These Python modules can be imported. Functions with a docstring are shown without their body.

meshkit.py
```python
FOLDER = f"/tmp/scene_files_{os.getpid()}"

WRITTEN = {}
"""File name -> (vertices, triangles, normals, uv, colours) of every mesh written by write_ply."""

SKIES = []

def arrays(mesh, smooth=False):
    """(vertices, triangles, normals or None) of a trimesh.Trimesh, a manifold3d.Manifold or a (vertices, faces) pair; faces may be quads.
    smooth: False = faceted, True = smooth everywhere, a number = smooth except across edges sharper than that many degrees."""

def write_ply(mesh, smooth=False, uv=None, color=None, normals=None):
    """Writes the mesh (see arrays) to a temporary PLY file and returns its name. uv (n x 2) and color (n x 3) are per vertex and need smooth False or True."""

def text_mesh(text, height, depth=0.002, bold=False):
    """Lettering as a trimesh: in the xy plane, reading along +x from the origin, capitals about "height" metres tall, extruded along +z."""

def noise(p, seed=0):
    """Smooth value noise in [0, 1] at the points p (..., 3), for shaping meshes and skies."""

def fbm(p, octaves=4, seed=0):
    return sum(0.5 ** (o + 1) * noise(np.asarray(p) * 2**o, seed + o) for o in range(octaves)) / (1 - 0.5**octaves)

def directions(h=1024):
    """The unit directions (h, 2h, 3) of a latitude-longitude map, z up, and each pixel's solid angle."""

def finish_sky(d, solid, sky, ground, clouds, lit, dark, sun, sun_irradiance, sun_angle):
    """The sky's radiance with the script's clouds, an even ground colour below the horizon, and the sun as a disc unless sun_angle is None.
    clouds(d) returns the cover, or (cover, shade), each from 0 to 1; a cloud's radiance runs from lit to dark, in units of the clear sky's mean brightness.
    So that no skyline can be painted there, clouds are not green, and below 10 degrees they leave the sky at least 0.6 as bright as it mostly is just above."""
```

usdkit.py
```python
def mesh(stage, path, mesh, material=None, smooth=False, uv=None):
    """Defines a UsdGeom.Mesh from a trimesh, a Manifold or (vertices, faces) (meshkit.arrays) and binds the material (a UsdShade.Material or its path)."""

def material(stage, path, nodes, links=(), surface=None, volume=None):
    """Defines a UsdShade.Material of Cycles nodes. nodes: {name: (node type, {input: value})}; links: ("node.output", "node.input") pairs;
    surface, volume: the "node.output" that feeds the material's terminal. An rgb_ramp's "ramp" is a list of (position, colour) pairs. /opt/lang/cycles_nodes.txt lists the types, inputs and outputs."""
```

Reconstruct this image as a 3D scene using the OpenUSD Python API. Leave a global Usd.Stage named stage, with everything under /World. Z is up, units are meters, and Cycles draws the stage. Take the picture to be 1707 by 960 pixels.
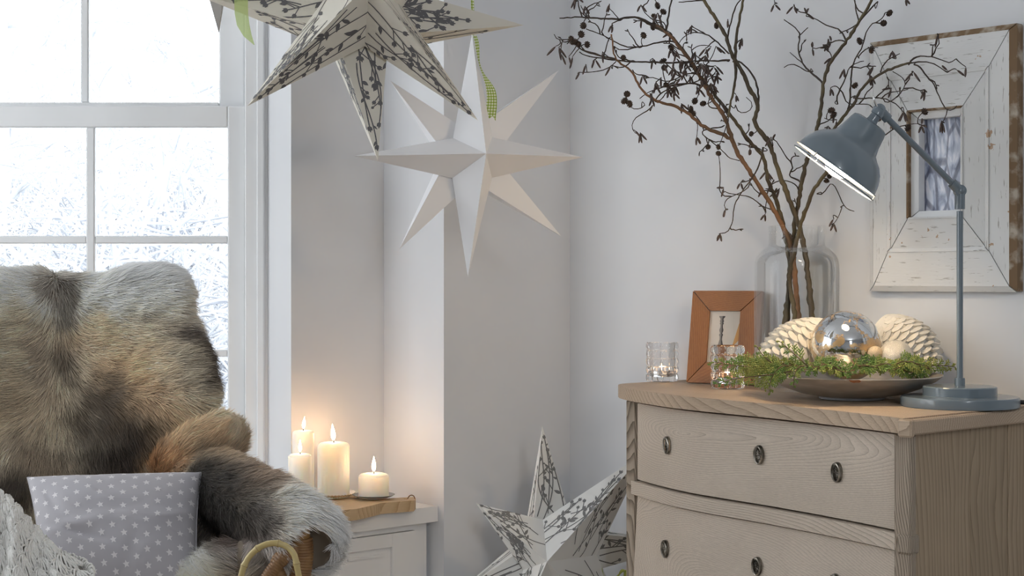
import math, random
import numpy as np
import trimesh
import manifold3d as m3
from shapely import affinity
from shapely.geometry import Polygon, LineString, Point, MultiPolygon, box as sbox
from shapely.ops import unary_union
from scipy.spatial.transform import Rotation as Rot
from scipy.interpolate import CubicSpline, RBFInterpolator
import meshkit, usdkit
from pxr import Usd, UsdGeom, UsdLux, UsdShade, Gf, Sdf, Vt

stage = Usd.Stage.CreateInMemory()
UsdGeom.SetStageUpAxis(stage, UsdGeom.Tokens.z)
UsdGeom.SetStageMetersPerUnit(stage, 1.0)
UsdGeom.Xform.Define(stage, '/World')
PI = math.pi
F, CX, HY, CZ = 2650.0, 853.5, 465.0, 1.06      # focal length in pixels, centre column, horizon row, eye height

# ---------------------------------------------------------------- camera, sky, window and added lights, exposure
cam = UsdGeom.Camera.Define(stage, '/World/camera')
cam.CreateHorizontalApertureAttr(36.0)
cam.CreateVerticalApertureAttr(36.0 * 960 / 1707)
cam.CreateFocalLengthAttr(36.0 * F / 1707)
cam.CreateVerticalApertureOffsetAttr(-36.0 * (480 - HY) / 1707)
cam.CreateFStopAttr(0.0)
cam.CreateExposureAttr(0.06)
UsdGeom.Xformable(cam).AddTranslateOp().Set(Gf.Vec3d(0, 0, CZ))
UsdGeom.Xformable(cam).AddRotateXOp().Set(90.0)

sky = UsdLux.DomeLight.Define(stage, '/World/sky')
sky.CreateIntensityAttr(1.2)
sky.CreateColorAttr(Gf.Vec3f(0.93, 0.97, 1.0))

def rect_light(name, pos, target, w, h, power, color):
    l = UsdLux.RectLight.Define(stage, '/World/' + name)
    l.CreateWidthAttr(w); l.CreateHeightAttr(h); l.CreateIntensityAttr(power); l.CreateColorAttr(Gf.Vec3f(*color))
    z = -np.subtract(target, pos); z = z / np.linalg.norm(z)
    x = np.cross((0, 0, 1), z); x /= np.linalg.norm(x); y = np.cross(z, x)
    m = Gf.Matrix4d(*[*x, 0], *[*y, 0], *[*z, 0], *[*pos, 1])
    UsdGeom.Xformable(l).AddTransformOp().Set(m)
# daylight in the bay's left opening; added fill and key panels, no windows there
rect_light('daylight_bay', (-2.45, 2.3, 1.75), (0.2, 3.3, 1.1), 1.3, 1.5, 0.22, (0.70, 0.85, 1.0))
rect_light('added_fill', (1.1, -2.6, 1.6), (0, 3.6, 1.0), 2.4, 1.8, 0.38, (0.80, 0.90, 1.0))  # added soft fill behind the camera, no window built there
rect_light('added_key', (0.95, -1.1, 2.0), (0.0, 3.6, 1.0), 0.40, 0.7, 27.0, (0.92, 0.96, 1.0))  # added key panel, not a window; its direction follows the star shadows

# ---------------------------------------------------------------- helpers
def P(px, py, d):
    return np.array([(px - CX) / F * d, d, CZ - (py - HY) / F * d])
def PX(px, d): return (px - CX) / F * d
def PZ(py, d): return CZ - (py - HY) / F * d

_used = {}
def numbered(name, parent='/World'):
    k = _used.get((parent, name), 0)
    _used[(parent, name)] = k + 1
    return name if k == 0 else f'{name}_{k:03d}'
def cdata(prim, label=None, cat=None, group=None, kind=None):
    for k, v in (('label', label), ('category', cat), ('group', group), ('kind', kind)):
        if v: prim.SetCustomDataByKey(k, v)

class Node:
    def __init__(s, path, origin): s.path, s.o = path, np.array(origin, float)
    def add(s, name, mesh, mat, smooth=False, label=None, kind=None):
        n = numbered(name, s.path)
        v, f = vf(mesh)
        m = usdkit.mesh(stage, f'{s.path}/{n}', trimesh.Trimesh(v - s.o, f, process=False), mat, smooth)
        cdata(m.GetPrim(), label, None, None, kind)
        return Node(f'{s.path}/{n}', s.o)
def vf(mesh):
    if hasattr(mesh, 'to_mesh'):
        m = mesh.to_mesh(); return np.array(m.vert_properties[:, :3], float), np.array(m.tri_verts)
    if isinstance(mesh, (tuple, list)): 
        v, f = np.asarray(mesh[0], float), np.asarray(mesh[1], int)
        if f.shape[1] == 4: f = np.vstack([f[:, [0, 1, 2]], f[:, [0, 2, 3]]])
        return v, f
    return np.asarray(mesh.vertices, float), np.asarray(mesh.faces)
def thing(name, label, cat, loc=(0, 0, 0), group=None, kind=None):
    p = '/World/' + numbered(name)
    x = UsdGeom.Xform.Define(stage, p); x.AddTranslateOp().Set(Gf.Vec3d(*map(float, loc)))
    cdata(x.GetPrim(), label, cat, group, kind)
    return Node(p, loc)
def struct(name, mesh, mat, smooth=False, label=None):
    p = '/World/' + numbered(name)
    v, f = vf(mesh)
    m = usdkit.mesh(stage, p, trimesh.Trimesh(v, f, process=False), mat, smooth)
    cdata(m.GetPrim(), label, None, None, 'structure')
    return Node(p, (0, 0, 0))
def sgroup(name, label=None):
    p = '/World/' + numbered(name); x = UsdGeom.Xform.Define(stage, p); cdata(x.GetPrim(), label, None, None, 'structure')
    return Node(p, (0, 0, 0))
def curves(node, name, pts, counts, widths, mat, color=None, kind='stuff', label=None):
    n = numbered(name, node.path)
    c = UsdGeom.BasisCurves.Define(stage, f'{node.path}/{n}')
    c.CreateTypeAttr('linear')
    c.CreatePointsAttr(Vt.Vec3fArray.FromNumpy((np.asarray(pts) - node.o).astype(np.float32)))
    c.CreateCurveVertexCountsAttr(Vt.IntArray.FromNumpy(np.asarray(counts, np.int32)))
    c.CreateWidthsAttr(Vt.FloatArray.FromNumpy(np.asarray(widths, np.float32))); c.SetWidthsInterpolation('vertex')
    if color is not None:
        UsdGeom.PrimvarsAPI(c).CreatePrimvar('hue', Sdf.ValueTypeNames.Color3fArray, 'vertex').Set(Vt.Vec3fArray.FromNumpy(np.asarray(color, np.float32)))
    UsdShade.MaterialBindingAPI.Apply(c.GetPrim()).Bind(mat)
    cdata(c.GetPrim(), label, None, None, kind)

def cat(*ms):
    vs, fs, n = [], [], 0
    for m in ms:
        v, f = vf(m); vs.append(v); fs.append(f + n); n += len(v)
    return trimesh.Trimesh(np.vstack(vs), np.vstack(fs), process=False)
def boxm(lo, hi, bev=0.0):
    lo, hi = np.minimum(lo, hi), np.maximum(lo, hi)
    if bev <= 0:
        b = trimesh.creation.box(hi - lo); b.apply_translation((lo + hi) / 2); return b
    r = min(bev, (hi - lo).min() * .45)
    pts = []
    for c in np.ndindex(2, 2, 2):
        p = np.where(c, hi, lo); s = np.where(c, -1, 1)
        for k in range(3):
            q = p + s * r; q[k] = p[k]; pts.append(q)
    return m3.Manifold.hull_points(np.array(pts))
def xf(mesh, M):
    v, f = vf(mesh); v = v @ M[:3, :3].T + M[:3, 3]
    if np.linalg.det(M[:3, :3]) < 0: f = f[:, ::-1]
    return trimesh.Trimesh(v, f, process=False)
def frameM(o, x, y, z):
    M = np.eye(4); M[:3, 0], M[:3, 1], M[:3, 2], M[:3, 3] = x, y, z, o; return M
def axisM(o, d, roll=0.0):
    """z axis along d at o."""
    d = np.array(d, float); d /= np.linalg.norm(d)
    h = np.array([0, 0, 1.0]) if abs(d[2]) < .9 else np.array([0, 1.0, 0])
    x = np.cross(h, d); x /= np.linalg.norm(x); y = np.cross(d, x)
    c, s = math.cos(roll), math.sin(roll)
    return frameM(o, c * x + s * y, -s * x + c * y, d)
def lathe(prof, n=64, M=None):
    """closed profile (r, z) list, revolved about z; first/last r may be 0."""
    m = trimesh.creation.revolve(np.array(prof, float), sections=n)
    return xf(m, M) if M is not None else m
def at(m, o): 
    M = np.eye(4); M[:3, 3] = o; return xf(m, M)
def tube(pts, r, n=8, cap=True, flat=None):
    """tube along pts with radius r (scalar or per point)."""
    p = np.asarray(pts, float); k = len(p); r = np.broadcast_to(np.asarray(r, float), (k,))
    t = np.gradient(p, axis=0); t /= np.maximum(np.linalg.norm(t, axis=1, keepdims=True), 1e-9)
    u = np.cross(t[0], (0, 0, 1) if abs(t[0][2]) < .9 else (1, 0, 0)); u /= np.linalg.norm(u)
    U = []
    for i in range(k):
        u = u - t[i] * (u @ t[i]); u /= max(np.linalg.norm(u), 1e-9); U.append(u)
    U = np.array(U); W = np.cross(t, U)
    a = np.linspace(0, 2 * PI, n, endpoint=False)
    v = p[:, None] + r[:, None, None] * (np.cos(a)[None, :, None] * U[:, None] + np.sin(a)[None, :, None] * W[:, None])
    v = v.reshape(-1, 3); f = []
    i, j = np.meshgrid(np.arange(k - 1), np.arange(n), indexing='ij'); i, j = i.ravel(), j.ravel(); j2 = (j + 1) % n
    f = np.vstack([np.stack([i * n + j, i * n + j2, (i + 1) * n + j2], 1), np.stack([i * n + j, (i + 1) * n + j2, (i + 1) * n + j], 1)])
    if cap:
        v = np.vstack([v, p[:1], p[-1:]]); b, e = len(v) - 2, len(v) - 1
        j = np.arange(n); j2 = (j + 1) % n
        f = np.vstack([f, np.stack([np.full(n, b), j2, j], 1), np.stack([np.full(n, e), (k - 1) * n + j, (k - 1) * n + j2], 1)])
    return trimesh.Trimesh(v, f, process=False)
def spline(pts, n):
    p = np.asarray(pts, float); s = np.r_[0, np.cumsum(np.linalg.norm(np.diff(p, axis=0), axis=1))]
    return CubicSpline(s, p)(np.linspace(0, s[-1], n))
def grid(fn, nu, nv, u=(0, 1), v=(0, 1)):
    U, V = np.meshgrid(np.linspace(*u, nu), np.linspace(*v, nv), indexing='ij')
    X = fn(U, V).reshape(-1, 3)
    i, j = np.meshgrid(np.arange(nu - 1), np.arange(nv - 1), indexing='ij'); a = (i * nv + j).ravel()
    return X, np.vstack([np.stack([a, a + nv, a + nv + 1], 1), np.stack([a, a + nv + 1, a + 1], 1)])
def prism(poly2, z0, z1):
    p = poly2 if isinstance(poly2, Polygon) else Polygon(poly2)
    m = trimesh.creation.extrude_polygon(p, z1 - z0, engine='earcut'); m.apply_translation((0, 0, z0)); return m

# ---------------------------------------------------------------- materials
def lk(n): return '/World/Looks/' + n
def mat(name, color, rough=.5, **kw):
    return usdkit.material(stage, lk(name), {'p': ('principled_bsdf', dict(base_color=color, roughness=rough, **kw))}, [], surface='p.BSDF')
def noisy(name, c1, c2, scale, rough=.5, bump=0.0, bscale=None, stretch=(1, 1, 1), rot=(0, 0, 0), lo=.35, hi=.65, detail=4, dist=.001, **kw):
    n = {'g': ('geometry', {}), 'm': ('mapping', dict(scale=stretch, rotation=rot)), 'n': ('noise_texture', dict(scale=scale, detail=detail)),
         'r': ('rgb_ramp', {'ramp': [(0, c1), (lo, c1), (hi, c2), (1, c2)]}), 'p': ('principled_bsdf', dict(roughness=rough, **kw))}
    l = [('g.position', 'm.vector'), ('m.vector', 'n.vector'), ('n.fac', 'r.fac'), ('r.color', 'p.base_color')]
    if bump:
        n['b'] = ('bump', dict(strength=bump, distance=dist)); n['n2'] = ('noise_texture', dict(scale=bscale or scale, detail=4))
        l += [('m.vector', 'n2.vector'), ('n2.fac', 'b.height'), ('b.normal', 'p.normal')]
    return usdkit.material(stage, lk(name), n, l, surface='p.BSDF')
def wood(name, light, dark, rot, rough=.6, org=(0, 2.56, .70), gap=.006, bump=.5, spec=.35, warp=.012, wsc=(1.6, 7, 7), fibre=.35, tilt=.05, knots=0.0, line=.22):
    """flat-sawn board: rings about an axis (local x, through org, tilted) that the board cuts; warped, with fine fibres along x. rot turns world into the board's axes."""
    n = {'g': ('geometry', {}), 'vr': ('vector_rotate', dict(rotate_type='euler_xyz', rotation=rot)),
         'mo': ('mapping', dict(location=tuple(-v for v in org))), 'ti': ('mapping', dict(rotation=(0, tilt * .6, tilt))),
         'm': ('mapping', dict(scale=wsc)), 'w1': ('noise_texture', dict(scale=1.0, detail=2.5, roughness=.45)),
         'sub': ('vector_math', dict(math_type='subtract', vector2=(.5, .5, .5))), 'sc': ('vector_math', dict(math_type='scale', scale=warp * 4)),
         'ad': ('vector_math', dict(math_type='add')),
         'wv': ('wave_texture', dict(wave_type='rings', rings_direction='x', profile='saw', scale=2 * PI / 20 / gap, distortion=.35, detail=2, detail_scale=2.0)),
         'f': ('mapping', dict(scale=(7, 520, 520))), 'fn': ('noise_texture', dict(scale=1.0, detail=3)),
         'bl': ('noise_texture', dict(scale=5.0, detail=4)),
         'mx': ('mix_float', dict(fac=fibre)), 'mx2': ('mix_float', dict(fac=.30)),
         'lr': ('rgb_ramp', {'ramp': [(0, (.95,) * 3), (.45, (.78,) * 3), (1 - line, (.45,) * 3), (.97, (0.0,) * 3), (1, (.9,) * 3)]}),
         'r': ('rgb_ramp', {'ramp': [(0, dark), (.25, dark), (.5, tuple(.55 * a + .45 * b for a, b in zip(light, dark))), (.72, light), (1, tuple(min(1, 1.15 * a) for a in light))]}),
         'b': ('bump', dict(strength=bump, distance=.002)),
         'p': ('principled_bsdf', dict(roughness=rough, specular_ior_level=spec))}
    l = [('g.position', 'vr.vector'), ('vr.vector', 'mo.vector'), ('mo.vector', 'ti.vector'), ('ti.vector', 'm.vector'), ('m.vector', 'w1.vector'), ('w1.color', 'sub.vector1'), ('sub.vector', 'sc.vector1'),
         ('sc.vector', 'ad.vector1'), ('ti.vector', 'ad.vector2'), ('ad.vector', 'wv.vector'), ('vr.vector', 'f.vector'), ('f.vector', 'fn.vector'),
         ('mo.vector', 'bl.vector'), ('wv.fac', 'lr.fac'), ('lr.color', 'mx.a'), ('fn.fac', 'mx.b'), ('mx.result', 'mx2.a'), ('bl.fac', 'mx2.b'), ('mx2.result', 'r.fac'), ('r.color', 'p.base_color'),
         ('mx.result', 'b.height'), ('b.normal', 'p.normal')]
    return usdkit.material(stage, lk(name), n, l, surface='p.BSDF')

M_wall = noisy('wall_paint', (.775, .785, .805), (.735, .748, .775), 3, .75, bump=.12, bscale=60, dist=.002)
M_trim = noisy('white_gloss_paint', (.82, .83, .84), (.78, .79, .80), 5, .4, bump=.1, bscale=40, dist=.001)
M_ceil = mat('ceiling_paint', (.82, .82, .82), .9)
M_floor = wood('floor_boards', (.55, .49, .43), (.40, .35, .30), (0, 0, 0), org=(0, 0, .3))

# ---------------------------------------------------------------- the room
W0 = np.array([1.0345, 3.25]); UA = np.array([.668, -.744]); UN = np.array([-.744, -.668])   # right wall: a runs along it to the right, n out of it
def wl(a, b, z=None):
    p = W0 + UA * a + UN * b
    return p if z is None else np.array([p[0], p[1], z])
def wall_hit(px, b=0.0):
    """the a coordinate where column px meets the plane at distance b from the right wall."""
    k = (px - CX) / F; o = W0 + UN * b
    return (k * o[1] - o[0]) / (UA[0] - k * UA[1])
K, E, A, B, S = map(np.array, ((.154, 4.23), (-.169, 3.94), (-.332, 4.122), (-.546, 3.93), (-.627, 4.02)))
H = 2.6
def seg_wall(name, p, q, z0=0.0, z1=H, th=.10, mat_=None, label=None):
    p, q = np.array(p, float), np.array(q, float); d = (q - p) / np.linalg.norm(q - p); n = np.array([-d[1], d[0]])   # outward is to the left of p->q
    return struct(name, prism([p, q, q + n * th, p + n * th], z0, z1), mat_ or M_wall, label=label)
Rend = W0 + UA * 6.6
seg_wall('wall_right', K, Rend)
for _n, _p, _q in (('wall_pier', E, K), ('wall_alcove_side', A, E), ('wall_alcove', B, A), ('wall_reveal', S, B)):
    seg_wall(_n, _p, _q, th=.06)
LW = -1.90                                                      # left end of the window opening
BL1 = np.array([-2.55, 3.35]); 
seg_wall('wall_window', (LW, 4.02), S, 0, .50)
seg_wall('wall_window', (LW, 4.02), S, 2.42, H)
seg_wall('wall_left', BL1, (LW, 4.02))
seg_wall('wall_left', (-2.55, -2.7), (-2.55, 1.5)); seg_wall('wall_left', (-2.55, 1.5), BL1, 0, .6); seg_wall('wall_left', (-2.55, 1.5), BL1, 2.4, H)
seg_wall('wall_rear', Rend, (-2.55, -2.7))
fl = [K, Rend, (-2.55, -2.7), BL1, (LW, 4.02), S, B, A, E]
struct('floor', prism(Polygon(fl).buffer(.08), -.06, 0), M_floor)
struct('ceiling', prism(Polygon(fl).buffer(.08), H, H + .06), M_ceil)

# ---------------------------------------------------------------- sash window
M_pane = usdkit.material(stage, lk('window_glass'), {'f': ('fresnel', dict(IOR=1.4)), 't': ('transparent_bsdf', dict(color=(.98, .99, .99))), 'g': ('glossy_bsdf', dict(roughness=.02, color=(1, 1, 1))), 'm': ('mix_closure', {})},
                        [('f.fac', 'm.fac'), ('t.BSDF', 'm.closure1'), ('g.BSDF', 'm.closure2')], surface='m.closure')
win = sgroup('window_1')
WR = -.627
def wbox(n, name, x0, x1, y0, y1, z0, z1, bev=.003, label=None):
    return n.add(name, boxm((x0, y0, z0), (x1, y1, z1), bev), M_trim, 25, label)
wbox(win, 'jamb', PX(410, 4.0) - .004, WR + .012, 4.005, 4.13, .50, 2.42)
wbox(win, 'jamb', LW, LW + .06, 4.005, 4.13, .50, 2.42)
wbox(win, 'head', LW, WR + .01, 4.005, 4.13, 2.36, 2.42)
wbox(win, 'sill', LW, WR + .01, 3.93, 4.14, .50, .545)
wbox(win, 'staff_bead', PX(428, 4.0), PX(441, 4.0), 3.995, 4.006, .55, 2.36)
def sash(name, y, xr_st, xr_glass, xm, zt0, zt1, zb0, zb1, rows, mw, pane_w, top_first):
    s = win.add(name, boxm((xr_glass, y, zb0), (xr_st, y + .034, zt1), .004), M_trim, 25)      # right stile
    xl = xr_glass - 3 * pane_w - 2 * mw
    def sub(nm, x0, x1, z0, z1, dy=0.0): s.add(nm, boxm((x0, y + dy, z0), (x1, y + .034 - dy, z1), .003), M_trim, 25)
    sub('stile', xl - .055, xl, zb0, zt1)
    sub('rail', xl, xr_glass, zt0, zt1, .0006); sub('rail', xl, xr_glass, zb0, zb1, .0006)
    for i in range(2):
        x1 = xr_glass - (i + 1) * pane_w - i * mw
        sub('muntin', x1 - mw, x1, zb1, zt0, .003)
    for i, (z0, z1) in enumerate(rows):
        for j in range(3):
            x1 = xr_glass - j * (pane_w + mw)
            sub('muntin', x1 - pane_w, x1, z0, z1, .005)
    zs = [zb1] + [z for r in sorted(rows) for z in r] + [zt0]
    for i in range(0, len(zs), 2):
        for j in range(3):
            x1 = xr_glass - j * (pane_w + mw)
            s.add('pane', boxm((x1 - pane_w, y + .015, zs[i]), (x1, y + .018, zs[i + 1])), M_pane)
pwl = PX(379, 4.03) - PX(157, 4.03)
sash('lower_sash', 4.03, PX(410, 4.03), PX(379, 4.03), 0, PZ(212, 4.03), PZ(176, 4.03), .545, .60,
     [(PZ(406, 4.03), PZ(393, 4.03)), (PZ(595, 4.03), PZ(583, 4.03))], PX(157, 4.03) - PX(143, 4.03), pwl, 1)
pwu = PX(365, 4.075) - PX(147, 4.075)
z_ = PZ(171, 4.075)
sash('upper_sash', 4.068, PX(409, 4.075), PX(366, 4.075), 0, 2.30, 2.36, PZ(202, 4.075), z_,
     [(z_ + .277, z_ + .297), (z_ + .55, z_ + .57)], PX(147, 4.075) - PX(134, 4.075), pwu, 1)

# ---------------------------------------------------------------- the snowy garden outside
rng = np.random.default_rng(5)
M_snow = noisy('snow', (.80, .81, .83), (.72, .73, .76), 1.2, .9)
M_frost = noisy('frosted_bark', (.76, .77, .79), (.40, .41, .44), 5, .9, lo=.30, hi=.72)
M_frost2 = noisy('frosted_twigs', (.76, .77, .80), (.40, .415, .46), 5, .9, lo=.32, hi=.68)
gx, gy = np.meshgrid(np.linspace(-16, 3, 60), np.linspace(4.4, 22, 50), indexing='ij')
gz = -.4 + .105 * (gy - 4.4) + .5 * (meshkit.fbm(np.stack([gx * .5, gy * .5, gx * 0], -1), 4, 3) - .5)
gi, gj = np.meshgrid(np.arange(59), np.arange(49), indexing='ij'); ga = (gi * 50 + gj).ravel()
struct('ground', (np.stack([gx, gy, gz], -1).reshape(-1, 3), np.stack([ga, ga + 50, ga + 51, ga + 1], 1)), M_snow, True)
def ground_z(x, y): return -.4 + .105 * (y - 4.4)
def snow_tree(label, x, y, h, seed, lean=0.0, cat_='tree', name='snowy_tree', spread=1.0):
    r = np.random.default_rng(seed)
    z0 = ground_z(x, y) - .15
    t = thing(name, label, cat_, (x, y, z0))
    trunk = spline([(x, y, z0), (x + lean * .3 + .05, y, z0 + h * .35), (x + lean * .7 - .06, y + .1, z0 + h * .7), (x + lean, y, z0 + h)], 14)
    ms = [tube(trunk, np.linspace(.022 * h, .006 * h, 14), 7)]; pts, cnt, wid = [], [], []
    def twig(p, d, L, w, depth):
        n = 6; q = [p]; dd = d.copy()
        for i in range(n - 1):
            dd = dd + r.normal(0, .22, 3) + np.array([0, 0, -.05 if depth else .03]); dd /= np.linalg.norm(dd); q.append(q[-1] + dd * L / (n - 1))
        q = np.array(q)
        if depth == 0: ms.append(tube(q, np.linspace(w, w * .4, n), 5))
        else: pts.extend(q); cnt.append(n); wid.extend(np.linspace(2 * w, w * .8, n))
        if depth < 3:
            for _ in range((7, 6, 4)[depth]):
                k = r.uniform(.25, 1.0) * (n - 1); i = int(min(k, n - 2)); b = q[i] + (q[i + 1] - q[i]) * (k - i)
                e = (q[i + 1] - q[i]); e /= np.linalg.norm(e); e = e + r.normal(0, .65, 3); e /= np.linalg.norm(e)
                twig(b, e, L * r.uniform(.35, .6), w * .5, depth + 1)
    for i in range(11):
        k = r.uniform(.2, .98) * 13; j = int(min(k, 12)); b = trunk[j] + (trunk[j + 1] - trunk[j]) * (k - j)
        a = r.uniform(0, 2 * PI); twig(b, np.array([math.cos(a), math.sin(a) * .6, r.uniform(.1, .8)]), h * r.uniform(.25, .42) * spread, .0055 * h, 0)
    t.add('trunk', ms[0], M_frost, True); t.add('limbs', cat(*ms[1:]), M_frost, True, kind='stuff')
    curves(t, 'twigs', pts, cnt, wid, M_frost2)
snow_tree('snow-covered tree whose forked trunk stands behind the right window panes', -1.95, 8.2, 2.6, 11, .25)
snow_tree('frosted tree leaning left behind the left window panes', -3.3, 9.5, 3.0, 12, .5)
snow_tree('tall faint frosted tree showing in the upper left panes', -4.2, 12.5, 5.6, 13, .3)
snow_tree('tall faint frosted tree showing in the upper right panes', -2.4, 13.5, 5.2, 14, -.3)
def thicket(label, x, y, n, seed, w, h, name='snowy_thicket'):
    r = np.random.default_rng(seed); t = thing(name, label, 'bush', (x, y, ground_z(x, y)))
    pts, cnt, wid = [], [], []
    for i in range(n):
        p = np.array([x + r.normal(0, w), y + r.normal(0, .5), 0]); p[2] = ground_z(p[0], p[1])
        d = np.array([r.normal(0, .5), r.normal(0, .25), 1.0]); L = h * r.uniform(.3, 1.05); q = [p]
        for k in range(5):
            d = d / np.linalg.norm(d) + r.normal(0, .22, 3); d[2] -= .06 * k; q.append(q[-1] + d / np.linalg.norm(d) * L / 5)
        pts.extend(q); cnt.append(6); wid.extend(np.linspace(.016, .007, 6))
        for m in range(9):
            k = r.integers(1, 5); b = q[k]; e = np.array([r.normal(0, 1), r.normal(0, .5), r.normal(.25, .7)]); s = [b]
            for _ in range(3):
                e = e / np.linalg.norm(e) + r.normal(0, .3, 3); s.append(s[-1] + e / np.linalg.norm(e) * L * .09)
            pts.extend(s); cnt.append(4); wid.extend((.013, .012, .010, .007))
    curves(t, 'stems', pts, cnt, wid, M_frost2)
thicket('snowy thicket low outside the right window panes', -1.75, 7.2, 200, 21, .6, 2.3)
thicket('snowy thicket low outside the left window panes', -3.15, 8.2, 200, 22, .6, 2.4)
thicket('pale far hedge rising behind the garden trees', -3.8, 15.5, 420, 23, 2.2, 3.4, 'snowy_hedge')

# ---------------------------------------------------------------- the ledge in the alcove
DA = np.array([-.744, -.668])                                   # along the alcove, to the left
def al(s, n, z=None):                                           # s to the left from the alcove's inner corner, n out of its back wall
    p = A + DA * s + np.array([.668, -.744]) * n
    return p if z is None else np.array([p[0], p[1], z])
ZL = .495
lg = thing('alcove_ledge', 'white painted built-in ledge in the alcove under the candles', 'ledge', (*al(.3, .1), 0))
M_ledge = noisy('ledge_paint', (.87, .865, .86), (.83, .825, .82), 6, .45, bump=.1, bscale=50, dist=.001)
lg.add('board', prism([al(.001, .001), al(.001, .222), al(.62, .222), al(.62, .02), al(.34, -.02), al(.287, .001)], ZL - .038, ZL), M_ledge, 25)
lg.add('front_panel', prism([al(.012, .175), al(.012, .19), al(.62, .19), al(.62, .175)], 0, ZL - .038), M_ledge)
def on_front(s0, s1, z0, z1, t, n0=.19): 
    return prism([al(s0, n0), al(s0, n0 + t), al(s1, n0 + t), al(s1, n0)], z0, z1)
lg.add('stile', on_front(.055, .125, 0.0, ZL - .058, .008), M_ledge)
lg.add('rail', on_front(.055, .60, ZL - .054, ZL - .039, .012), M_ledge)
lg.add('stile', on_front(.26, .33, 0.0, ZL - .092, .0078), M_ledge)
lg.add('rail', on_front(.1255, .60, ZL - .0905, ZL - .058, .0079), M_ledge)
lg.add('moulding', on_front(.15, .255, ZL - .112, ZL - .106, .004), M_ledge)

# ---------------------------------------------------------------- commode
ZT = CZ - .248
prof_top = CubicSpline([-.86, -.80, -.709, -.60, -.48, -.358, -.249, -.084, .10], [.285, .325, .366, .405, .430, .443, .458, .489, .538])
prof_b = lambda a: prof_top(np.clip(a, -.80, .1)) - .026
RZ = -math.atan2(UA[1], UA[0])
gw = (0, 0, RZ)
M_wtop = wood('weathered_top_lamp_tint', (.54,.42,.31), (.28,.205,.14), gw, .5, (0, 2.72, ZT - .06), .0058, .6, warp=.012, fibre=.45, line=.16)  # weathered wood, with the lamp's orange warmth put into its colour
M_wfront = wood('weathered_front', (.66, .575, .485), (.39, .33, .27), gw, .6, (-2.06, 2.535, .735), .0038, .45, warp=.018, tilt=.10, fibre=.5, line=.14)
M_wrail = wood('weathered_rail', (.64, .555, .465), (.36, .30, .24), gw, .6, (-2.0, 2.57, .50), .005, .7, warp=.014, fibre=.4, line=.16)
M_wfront2 = wood('weathered_front_low', (.66, .575, .485), (.39, .33, .27), gw, .6, (-2.25, 2.52, .43), .0039, .45, warp=.020, tilt=-.10, fibre=.5, line=.14)
M_wside = wood('plank_side_shade_tone', (.45, .35, .245), (.24, .175, .115), (0, PI / 2, 0), .65, (-.5, 3.02, .84), .009, .6, warp=.02, fibre=.5)  # side wood darkened: its shade is put into the colour
M_wside2 = wood('plank_side_dark_shade_tone', (.40, .31, .215), (.21, .155, .10), (0, PI / 2, 0), .65, (-.5, 3.14, .98), .010, .6, warp=.03, fibre=.5)  # second plank tone, with the same shade painted in
M_wpost = wood('rough_post', (.47, .39, .31), (.11, .085, .06), (0, PI / 2, 0), .75, (-.5, 2.90, .8), .004, 1.0, warp=.02, fibre=.5, line=.35)
M_dark = mat('dark_inside', (.03, .025, .02), .9)
dr = thing('commode', 'weathered wooden commode with serpentine drawers standing against the right wall', 'chest of drawers', (*wl(-.35, .25), 0))
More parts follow.
